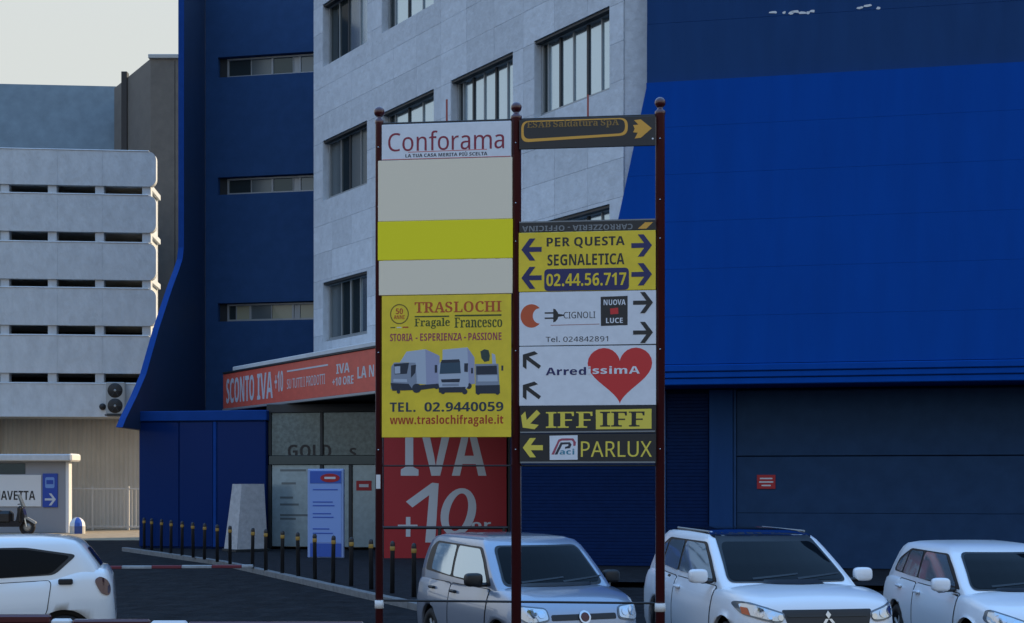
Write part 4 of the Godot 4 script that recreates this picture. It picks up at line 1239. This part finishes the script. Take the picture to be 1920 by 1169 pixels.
# a piece of skin: the outline is laid on the hull along an axis ("z", "-z", "x", "-x", "y") and set off by lift
func skin(pts: PackedVector2Array, axis: String, lift: float, cell := 0.06) -> ArrayMesh:
	var st := start()
	st.set_smooth_group(0)
	var bb := Rect2(pts[0], Vector2.ZERO)
	for p in pts: bb = bb.expand(p)
	var nx := int(ceil(bb.size.x / cell))
	var ny := int(ceil(bb.size.y / cell))
	var lay := func(p: Vector2) -> Vector3:
		var from: Vector3
		var dir: Vector3
		match axis:
			"z": from = Vector3(p.x, p.y, 3); dir = Vector3(0, 0, -1)
			"-z": from = Vector3(p.x, p.y, -3); dir = Vector3(0, 0, 1)
			"x": from = Vector3(4, p.y, p.x); dir = Vector3(-1, 0, 0)
			"-x": from = Vector3(-4, p.y, p.x); dir = Vector3(1, 0, 0)
			_: from = Vector3(p.x, 4, p.y); dir = Vector3(0, -1, 0)
		var hit := hull.intersect_ray(from, dir)
		if hit.is_empty(): return Vector3.INF
		var nn: Vector3 = hit.normal
		if nn.dot(dir) > 0.0: nn = -nn
		return hit.position + nn * lift * 0.5 - dir * lift * 0.5
	for i in nx:
		for j in ny:
			var cellp := rect(bb.position.x + i * cell, bb.position.y + j * cell, bb.position.x + (i + 1) * cell, bb.position.y + (j + 1) * cell)
			for piece in Geometry2D.intersect_polygons(pts, cellp):
				var idx := Geometry2D.triangulate_polygon(piece)
				for k in range(0, idx.size(), 3):
					var v := []
					for q in 3: v.append(lay.call(piece[idx[k + q]]))
					if v[0] == Vector3.INF or v[1] == Vector3.INF or v[2] == Vector3.INF: continue
					var want := Vector3(0, 0, 1)
					if axis == "-z": want = Vector3(0, 0, -1)
					elif axis == "x": want = Vector3(1, 0, 0)
					elif axis == "-x": want = Vector3(-1, 0, 0)
					elif axis == "y": want = Vector3.UP
					var n: Vector3 = (v[1] - v[0]).cross(v[2] - v[0])
					if n.dot(want) > 0.0: v = [v[0], v[2], v[1]]
					for q in v: st.add_vertex(q)
	st.index()
	st.generate_normals()
	return st.commit()

# a rounded block: a superellipsoid of the given size
func pebble(size: Vector3) -> ArrayMesh:
	var st := start()
	st.set_smooth_group(0)
	var f := func(i: int, j: int) -> Vector3:
		var a := PI * (i / 10.0 - 0.5)
		var b := TAU * j / 20.0
		var p := func(v: float) -> float: return signf(v) * pow(absf(v), 0.55)
		return Vector3(p.call(cos(a)) * p.call(cos(b)) * size.x, p.call(sin(a)) * size.y, p.call(cos(a)) * p.call(sin(b)) * size.z) * 0.5
	for i in 10:
		for j in 20:
			for q in [[i, j], [i + 1, j], [i + 1, j + 1], [i, j], [i + 1, j + 1], [i, j + 1]]: st.add_vertex(f.call(q[0], q[1] % 20))
	st.index()
	st.generate_normals()
	return st.commit()

func pv(a: Array) -> Array:
	var out := []
	for k in range(0, a.size(), 2): out.append(Vector2(a[k], a[k + 1]))
	return out

func grown(pts: PackedVector2Array, by: float) -> PackedVector2Array:
	var r := Geometry2D.offset_polygon(pts, by)
	return r[0] if r.size() > 0 else pts

func wheel(t: Node3D, x: float, z: float, r: float, spokes: int) -> void:
	var s := signf(z)
	var w := obj("wheel", lathe([Vector2(r * 0.62, -0.09), Vector2(r * 0.9, -0.1), Vector2(r, -0.07), Vector2(r, 0.07), Vector2(r * 0.9, 0.1), Vector2(r * 0.62, 0.09), Vector2(r * 0.62, -0.09)], 32), M.rubber, t, Vector3(x, r, z - s * 0.1))
	w.rotation.x = PI / 2 * s
	var rim := obj("rim", lathe([Vector2(r * 0.64, 0.085), Vector2(r * 0.60, 0.085), Vector2(r * 0.55, 0.03), Vector2(0.0, 0.03)], 28), M.dark_frame, w)
	for k in spokes:
		var sp := obj("spoke", bev(Vector3(r * 0.52, 0.03, 0.05), 0.01), M.alu, w, Vector3(cos(TAU * k / spokes) * r * 0.33, 0.06, sin(TAU * k / spokes) * r * 0.33))
		sp.rotation.y = -TAU * k / spokes
	obj("hub_cap", lathe([Vector2(0.0, 0.09), Vector2(0.04, 0.085), Vector2(0.05, 0.05)], 14), M.alu, w)

func make_car(called: String, label: String, c: Dictionary, at: Vector3, turn: float) -> Node3D:
	var t := thing(called, label, "car", at, turn)
	var paint: Material = c.paint
	obj("body", car_body(c), paint, t)
	slab("underbody", Vector3(-c.L * 0.46, 0.2, -c.W * 0.36), Vector3(c.L * 0.46, 0.66, c.W * 0.36), M.black, t, 0.03)
	for wx in c.wheels:
		for s in [-1.0, 1.0]:
			wheel(t, wx, s * (c.W * 0.5 - 0.03), c.wr, c.spokes)
	var glass: Material = c.glass
	# side windows with a black surround, on both sides
	for ax in ["z", "-z"]:
		var surround := rounded(pv(c.surround), 0.07)
		obj("window_surround", skin(surround, ax, 0.004), M.black, t)
		for w in c.side:
			obj("side_window", skin(rounded(pv(w), 0.05), ax, 0.009), c.get("side_glass", glass), t)
		for d in c.doors:
			var p := rounded(pv(d), 0.06)
			var gap := obj("door", skin(p, ax, 0.009), paint, t)
			obj("door_gap", skin(grown(p, 0.010), ax, 0.003), M.black, gap)
		for h in c.handles:
			var y: float = h[1]
			var hx: float = h[0]
			var z := interp(c.plan, hx) + 0.0
			obj("door_handle", bev(Vector3(0.17, 0.035, 0.05), 0.012), c.get("handle", M.black), t, Vector3(hx, y, z * (1.0 if ax == "z" else -1.0)))
		# door mirror
		var mir: Array = c.mirror
		var sg := 1.0 if ax == "z" else -1.0
		var mo := obj("mirror", pebble(Vector3(0.13, 0.16, 0.22)), c.mirror_mat, t, Vector3(mir[0], mir[1], sg * mir[2]))
		obj("mirror_glass", bev(Vector3(0.006, 0.11, 0.16), 0.002), M.chrome, mo, Vector3(-0.055, 0, 0))
		obj("mirror_arm", bev(Vector3(0.07, 0.05, 0.16), 0.02), M.black, t, Vector3(mir[0] + 0.01, mir[1] - 0.06, sg * (mir[2] - 0.1)))
		if c.has("lamp_side"): obj("tail_lamp", skin(rounded(pv(c.lamp_side), 0.05), ax, 0.012, 0.03), c.lamp_mat, t)
	obj("windscreen_surround", skin(rounded(pv(c.screen_edge), 0.08), "x", 0.010, 0.03), M.black, t)
	obj("windscreen", skin(rounded(pv(c.screen), 0.07), "x", 0.016, 0.03), glass, t)
	if c.has("rear_screen"): obj("rear_window", skin(rounded(pv(c.rear_screen), 0.07), "-x", 0.008), glass, t)
	if c.has("roof_glass"): obj("roof_panel", skin(rounded(pv(c.roof_glass), 0.1), "y", 0.006, 0.1), c.roof_mat, t)
	# wipers
	for s in [-0.1, 0.42]:
		obj("wiper", skin(PackedVector2Array([Vector2(s, c.wiper), Vector2(s - 0.55, c.wiper + 0.05), Vector2(s - 0.55, c.wiper + 0.065), Vector2(s, c.wiper + 0.02)]), "x", 0.022), M.black, t)
	for s in [-1.0, 1.0]:
		var pts := PackedVector2Array()
		for q in pv(c.head): pts.append(Vector2(q.x * s, q.y))
		var rp := rounded(Array(pts), 0.05)
		var hd := obj("headlight", skin(rp, "x", 0.010, 0.03), M.lamp_shell, t)
		obj("headlight_lens", skin(grown(rp, -0.018), "x", 0.016, 0.03), M.lamp_lens, hd)
		for b in c.bulbs:
			obj("lamp_reflector", skin(disc(b[0] * s, b[1], b[2], b[2], 16), "x", 0.022, 0.03), M.chrome, hd)
		if c.has("indicator"):
			var ip := PackedVector2Array()
			for q in pv(c.indicator): ip.append(Vector2(q.x * s, q.y))
			obj("indicator", skin(ip, "x", 0.021, 0.03), mat(lin(0.65, 0.12, 0.03), 0.3), hd)
	for g in c.front:
		obj(g[0], skin(rounded(pv(g[1]), g[3]), "x", g[4], 0.05), g[2], t)
	return t

func cars() -> void:
	M.lamp_shell = mat(lin(0.16, 0.18, 0.2), 0.25, 0.5)
	M.lamp_lens = mat(lin(0.62, 0.66, 0.68), 0.08, 0.55, 1.0)
	var glass := mat(lin(0.005, 0.007, 0.009), 0.03)
	glass.metallic_specular = 0.2
	var side_glass := mat(lin(0.46, 0.60, 0.70), 0.06, 0.75, 0.6)
	var silver := mat(lin(0.33, 0.37, 0.44), 0.32, 0.45, 1.0)
	var white := mat(lin(0.84, 0.85, 0.86), 0.35, 0.0, 0.7)
	var cream := mat(lin(0.80, 0.80, 0.78), 0.3, 0.0, 1.0)
	# --- small silver city car
	var a := {"L": 3.65, "W": 1.64, "paint": silver, "glass": glass, "side_glass": side_glass, "crown": 0.045, "cf": 0.10, "spokes": 6,
		"wheels": [-1.13, 1.17], "wr": 0.29, "arch": 0.35,
		"deck": [[-1.825, 0.62], [-1.80, 0.80], [-1.74, 0.93], [-1.55, 0.99], [0.0, 0.96], [0.75, 0.96], [1.05, 0.965], [1.35, 0.93], [1.58, 0.87], [1.70, 0.80], [1.78, 0.68], [1.825, 0.56]],
		"bottom": [[-1.825, 0.42], [-1.75, 0.28], [-1.6, 0.22], [1.6, 0.2], [1.77, 0.24], [1.825, 0.38]],
		"plan": [[-1.825, 0.58], [-1.79, 0.71], [-1.65, 0.785], [-1.0, 0.815], [0.9, 0.815], [1.4, 0.795], [1.62, 0.745], [1.75, 0.66], [1.825, 0.52]],
		"cabin": [[0.94, 1.13, -1.72, 0.765], [1.04, 1.00, -1.71, 0.755], [1.20, 0.80, -1.68, 0.725], [1.34, 0.62, -1.63, 0.69], [1.44, 0.48, -1.57, 0.66], [1.495, 0.38, -1.50, 0.625], [1.53, 0.22, -1.36, 0.55], [1.55, -0.05, -1.1, 0.40], [1.558, -0.4, -0.8, 0.2]],
		"surround": [0.85, 0.985, 0.55, 1.27, 0.34, 1.425, -1.20, 1.445, -1.38, 1.36, -1.46, 1.06],
		"side": [[0.72, 1.02, 0.50, 1.25, 0.30, 1.40, -0.36, 1.415, -0.36, 1.04], [-0.44, 1.04, -0.44, 1.415, -1.14, 1.42, -1.20, 1.08]],
		"doors": [[0.84, 0.95, 0.80, 0.36, -0.40, 0.32, -0.40, 0.95], [-0.425, 0.95, -0.425, 0.32, -0.85, 0.34, -1.18, 0.78, -1.2, 0.95]],
		"handles": [[-0.24, 0.86], [-1.0, 0.86]], "mirror": [0.68, 1.06, 0.90], "mirror_mat": M.black, "wiper": 1.02,
		"screen_edge": [-0.645, 0.995, 0.645, 0.995, 0.545, 1.44, -0.545, 1.44], "screen": [-0.615, 1.02, 0.615, 1.02, 0.52, 1.42, -0.52, 1.42],
		"rear_screen": [-0.55, 1.04, 0.55, 1.04, 0.5, 1.4, -0.5, 1.4],
		"head": [0.44, 0.80, 0.73, 0.83, 0.76, 0.70, 0.66, 0.62, 0.42, 0.66], "bulbs": [[0.62, 0.74, 0.05], [0.52, 0.73, 0.04]],
		"front": [["grille", [-0.40, 0.66, 0.40, 0.66, 0.40, 0.725, -0.40, 0.725], M.black, 0.02, 0.006], ["lower_grille", [-0.46, 0.36, 0.46, 0.36, 0.40, 0.47, -0.40, 0.47], M.black, 0.04, 0.006],
			["bumper_strip", [-0.5, 0.50, 0.5, 0.50, 0.5, 0.55, -0.5, 0.55], M.black, 0.02, 0.008], ["number_plate", [-0.26, 0.51, 0.26, 0.51, 0.26, 0.61, -0.26, 0.61], M.white, 0.005, 0.016],
			["badge", Array([0.075, 0.69, 0.053, 0.743, 0.0, 0.765, -0.053, 0.743, -0.075, 0.69, -0.053, 0.637, 0.0, 0.615, 0.053, 0.637]), M.chrome, 0.02, 0.022],
			["badge", Array([0.052, 0.69, 0.037, 0.727, 0.0, 0.742, -0.037, 0.727, -0.052, 0.69, -0.037, 0.653, 0.0, 0.638, 0.037, 0.653]), mat(lin(0.1, 0.02, 0.02), 0.3), 0.015, 0.028]]}
	# forward is +x of the model; turned so that it faces the camera and a little to the right
	make_car("parked_car", "small silver city car with tall rounded cabin, behind the sign posts", a, Vector3(0.11, 0, -17.17), deg_to_rad(-90 + 23))
	# --- white crossover with black roof
	var b := {"L": 4.34, "W": 1.80, "paint": white, "glass": glass, "side_glass": side_glass, "crown": 0.05, "cf": 0.12, "spokes": 5,
		"wheels": [-1.3, 1.36], "wr": 0.34, "arch": 0.41,
		"deck": [[-2.17, 0.70], [-2.14, 0.88], [-2.06, 1.02], [-1.8, 1.10], [-1.0, 1.08], [0.0, 1.03], [0.9, 1.02], [1.3, 1.03], [1.72, 1.00], [1.95, 0.955], [2.08, 0.88], [2.14, 0.76], [2.17, 0.64]],
		"bottom": [[-2.17, 0.5], [-2.1, 0.36], [-1.9, 0.28], [1.9, 0.25], [2.12, 0.3], [2.17, 0.45]],
		"plan": [[-2.17, 0.62], [-2.12, 0.77], [-1.95, 0.86], [-1.2, 0.895], [1.2, 0.895], [1.7, 0.875], [1.95, 0.82], [2.09, 0.73], [2.17, 0.6]],
		"cabin": [[1.0, 1.22, -2.02, 0.83], [1.10, 1.06, -1.98, 0.815], [1.26, 0.80, -1.90, 0.775], [1.42, 0.52, -1.80, 0.73], [1.52, 0.34, -1.72, 0.695], [1.575, 0.22, -1.64, 0.655], [1.61, 0.02, -1.45, 0.57], [1.632, -0.25, -1.15, 0.42], [1.64, -0.5, -0.9, 0.2]],
		"surround": [0.90, 1.07, 0.52, 1.32, 0.20, 1.50, -1.25, 1.505, -1.62, 1.36, -1.66, 1.17],
		"side": [[0.76, 1.10, 0.46, 1.30, 0.16, 1.475, -0.50, 1.485, -0.50, 1.12], [-0.57, 1.12, -0.57, 1.485, -1.18, 1.475, -1.26, 1.16], [-1.32, 1.17, -1.25, 1.465, -1.55, 1.34, -1.58, 1.2]],
		"doors": [[0.92, 1.03, 0.90, 0.42, -0.54, 0.38, -0.54, 1.05], [-0.565, 1.05, -0.565, 0.38, -0.95, 0.40, -1.28, 0.86, -1.32, 1.08]],
		"handles": [[-0.36, 0.94], [-1.12, 0.97]], "handle": white, "mirror": [0.80, 1.14, 0.99], "mirror_mat": white, "wiper": 1.10,
		"screen_edge": [-0.71, 1.075, 0.71, 1.075, 0.575, 1.60, -0.575, 1.60], "screen": [-0.685, 1.095, 0.685, 1.095, 0.56, 1.50, -0.56, 1.50],
		"rear_screen": [-0.62, 1.16, 0.62, 1.16, 0.52, 1.5, -0.52, 1.5],
		"roof_glass": [0.22, -0.62, 0.30, 0.0, 0.22, 0.62, -1.5, 0.60, -1.6, 0.0, -1.5, -0.60], "roof_mat": mat(lin(0.012, 0.013, 0.015), 0.12, 0.0, 1.0),
		"head": [0.46, 0.83, 0.80, 0.94, 0.86, 0.92, 0.85, 0.80, 0.60, 0.735, 0.50, 0.735], "bulbs": [[0.62, 0.81, 0.04], [0.72, 0.835, 0.045], [0.52, 0.785, 0.03]],
		"indicator": [0.79, 0.80, 0.835, 0.81, 0.835, 0.88, 0.80, 0.875],
		"front": [["grille", [-0.50, 0.865, 0.50, 0.865, 0.44, 0.70, 0.56, 0.40, -0.56, 0.40, -0.44, 0.66], M.black, 0.03, 0.006],
			["grille_bar", [-0.44, 0.81, 0.44, 0.81, 0.44, 0.79, -0.44, 0.79], M.dark_frame, 0.005, 0.014], ["grille_bar", [-0.40, 0.72, 0.40, 0.72, 0.40, 0.70, -0.40, 0.70], M.dark_frame, 0.005, 0.014],
			["emblem", [0.0, 0.85, 0.03, 0.81, 0.0, 0.77, -0.03, 0.81], M.chrome, 0.002, 0.022], ["emblem", [0.0, 0.768, 0.034, 0.768, 0.066, 0.725, 0.032, 0.725], M.chrome, 0.002, 0.022], ["emblem", [0.0, 0.768, -0.034, 0.768, -0.066, 0.725, -0.032, 0.725], M.chrome, 0.002, 0.022],
			["number_plate", [-0.26, 0.52, 0.26, 0.52, 0.26, 0.63, -0.26, 0.63], M.grey_text, 0.005, 0.02],
			["fog_lamp", [0.62, 0.66, 0.80, 0.70, 0.80, 0.56, 0.68, 0.50], M.lamp_lens, 0.03, 0.012], ["fog_lamp", [-0.62, 0.66, -0.80, 0.70, -0.80, 0.56, -0.68, 0.50], M.lamp_lens, 0.03, 0.012]]}
	var suv := make_car("parked_car", "white crossover with black glass roof and dark front grille", b, Vector3(2.94, 0, -16.64), deg_to_rad(-90 + 10))
	for s in [-1.0, 1.0]: obj("roof_rail", tube(Vector3(0.0, 1.612, s * 0.60), Vector3(-1.35, 1.618, s * 0.57), 0.012), M.alu, suv)
	# --- white hatchback
	var d := {"L": 3.97, "W": 1.70, "paint": white, "glass": glass, "side_glass": side_glass, "crown": 0.045, "cf": 0.11, "spokes": 5,
		"wheels": [-1.22, 1.25], "wr": 0.30, "arch": 0.365,
		"deck": [[-1.985, 0.66], [-1.95, 0.82], [-1.88, 0.93], [-1.6, 0.985], [-0.8, 0.955], [0.8, 0.90], [1.1, 0.91], [1.5, 0.86], [1.75, 0.80], [1.88, 0.72], [1.95, 0.62], [1.985, 0.52]],
		"bottom": [[-1.985, 0.42], [-1.9, 0.28], [-1.7, 0.2], [1.7, 0.18], [1.93, 0.22], [1.985, 0.36]],
		"plan": [[-1.985, 0.58], [-1.94, 0.72], [-1.8, 0.80], [-1.0, 0.845], [1.1, 0.845], [1.55, 0.82], [1.78, 0.76], [1.91, 0.67], [1.985, 0.55]],
		"cabin": [[0.88, 1.16, -1.84, 0.785], [0.98, 1.00, -1.80, 0.77], [1.13, 0.76, -1.72, 0.73], [1.27, 0.52, -1.63, 0.69], [1.35, 0.36, -1.56, 0.66], [1.40, 0.24, -1.48, 0.62], [1.43, 0.05, -1.30, 0.54], [1.45, -0.2, -1.05, 0.40], [1.457, -0.45, -0.8, 0.2]],
		"surround": [0.87, 0.945, 0.50, 1.185, 0.22, 1.335, -1.05, 1.345, -1.42, 1.20, -1.52, 1.03],
		"side": [[0.74, 0.975, 0.44, 1.155, 0.18, 1.315, -0.48, 1.325, -0.50, 0.995], [-0.55, 0.995, -0.55, 1.325, -1.02, 1.315, -1.12, 1.02], [-1.17, 1.025, -1.07, 1.30, -1.36, 1.17, -1.44, 1.05]],
		"doors": [[0.90, 0.90, 0.86, 0.32, -0.52, 0.28, -0.52, 0.93], [-0.545, 0.93, -0.545, 0.28, -0.88, 0.32, -1.16, 0.76, -1.2, 0.95]],
		"handles": [[-0.36, 0.83], [-1.05, 0.86]], "handle": white, "mirror": [0.74, 1.0, 0.94], "mirror_mat": white, "wiper": 0.975,
		"screen_edge": [-0.665, 0.945, 0.665, 0.945, 0.545, 1.355, -0.545, 1.355], "screen": [-0.64, 0.965, 0.64, 0.965, 0.525, 1.335, -0.525, 1.335],
		"rear_screen": [-0.56, 1.0, 0.56, 1.0, 0.48, 1.3, -0.48, 1.3],
		"head": [0.42, 0.68, 0.76, 0.80, 0.80, 0.66, 0.70, 0.58, 0.44, 0.60], "bulbs": [[0.68, 0.69, 0.05], [0.54, 0.65, 0.04]],
		"front": [["grille", [-0.40, 0.60, 0.40, 0.60, 0.40, 0.66, -0.40, 0.66], M.black, 0.02, 0.006], ["lower_grille", [-0.5, 0.3, 0.5, 0.3, 0.45, 0.44, -0.45, 0.44], M.black, 0.04, 0.006], ["number_plate", [-0.26, 0.45, 0.26, 0.45, 0.26, 0.56, -0.26, 0.56], M.white, 0.005, 0.014]]}
	make_car("parked_car", "white hatchback with white roof parked next to the black-roofed crossover", d, Vector3(5.93, 0, -17.05), deg_to_rad(-90 + 3))
	# --- white small car seen from its side, rear towards the lane
	var e := {"L": 3.5, "W": 1.62, "paint": cream, "glass": glass, "crown": 0.045, "cf": 0.16, "spokes": 6,
		"wheels": [-1.15, 1.18], "wr": 0.29, "arch": 0.36,
		"deck": [[-1.75, 0.60], [-1.738, 0.85], [-1.70, 1.02], [-1.62, 1.11], [-1.4, 1.12], [-1.0, 1.04], [0.0, 0.98], [0.8, 0.94], [1.1, 0.95], [1.4, 0.90], [1.6, 0.82], [1.7, 0.70], [1.75, 0.55]],
		"bottom": [[-1.75, 0.40], [-1.68, 0.28], [-1.5, 0.2], [1.5, 0.2], [1.7, 0.24], [1.75, 0.38]],
		"plan": [[-1.75, 0.60], [-1.72, 0.70], [-1.58, 0.775], [-1.0, 0.81], [0.9, 0.805], [1.35, 0.785], [1.6, 0.70], [1.7, 0.62], [1.75, 0.5]],
		"cabin": [[0.94, 1.1, -1.66, 0.76], [1.04, 0.98, -1.62, 0.745], [1.18, 0.78, -1.57, 0.715], [1.32, 0.58, -1.47, 0.68], [1.43, 0.42, -1.38, 0.65], [1.48, 0.32, -1.32, 0.615], [1.515, 0.15, -1.18, 0.54], [1.537, -0.1, -0.95, 0.40], [1.545, -0.4, -0.7, 0.2]],
		"surround": [0.86, 0.98, 0.60, 1.26, 0.40, 1.40, -0.70, 1.405, -1.30, 1.31, -1.04, 1.07],
		"side": [[0.74, 1.01, 0.55, 1.24, 0.36, 1.38, -0.16, 1.39, -0.16, 1.03], [-0.30, 1.035, -0.30, 1.385, -0.72, 1.378, -1.22, 1.295, -1.0, 1.09]],
		"doors": [[0.84, 0.94, 0.80, 0.34, -0.22, 0.30, -0.22, 0.97], [-0.245, 0.97, -0.245, 0.30, -0.72, 0.32, -0.95, 0.62, -1.0, 1.0]],
		"handles": [[-0.08, 0.88]], "mirror": [0.68, 1.05, 0.88], "mirror_mat": M.black, "wiper": 1.0,
		"screen_edge": [-0.66, 0.99, 0.66, 0.99, 0.54, 1.42, -0.54, 1.42], "screen": [-0.63, 1.01, 0.63, 1.01, 0.52, 1.40, -0.52, 1.40],
		"rear_screen": [-0.40, 1.16, 0.40, 1.16, 0.38, 1.38, -0.38, 1.38],
		"lamp_side": [-1.50, 1.0, -1.57, 1.05, -1.66, 1.0, -1.70, 0.90, -1.68, 0.80, -1.58, 0.84], "lamp_mat": mat(lin(0.06, 0.02, 0.03), 0.08, 0.3, 1.0),
		"head": [0.44, 0.78, 0.70, 0.84, 0.74, 0.70, 0.62, 0.62, 0.44, 0.64], "bulbs": [[0.6, 0.72, 0.05]],
		"front": [["grille", [-0.3, 0.62, 0.3, 0.62, 0.3, 0.68, -0.3, 0.68], M.black, 0.02, 0.006], ["lower_grille", [-0.5, 0.3, 0.5, 0.3, 0.45, 0.44, -0.45, 0.44], M.black, 0.04, 0.006]]}
	var w := make_car("parked_car", "small white car seen from the side, its rear next to the lane", e, Vector3(-6.77, 0, -17.33), deg_to_rad(180 + 15))
	for s in [1.0, -1.0]: obj("rear_door_handle", bev(Vector3(0.17, 0.07, 0.03), 0.03), M.black, w, Vector3(-1.17, 0.99, s * 0.795))
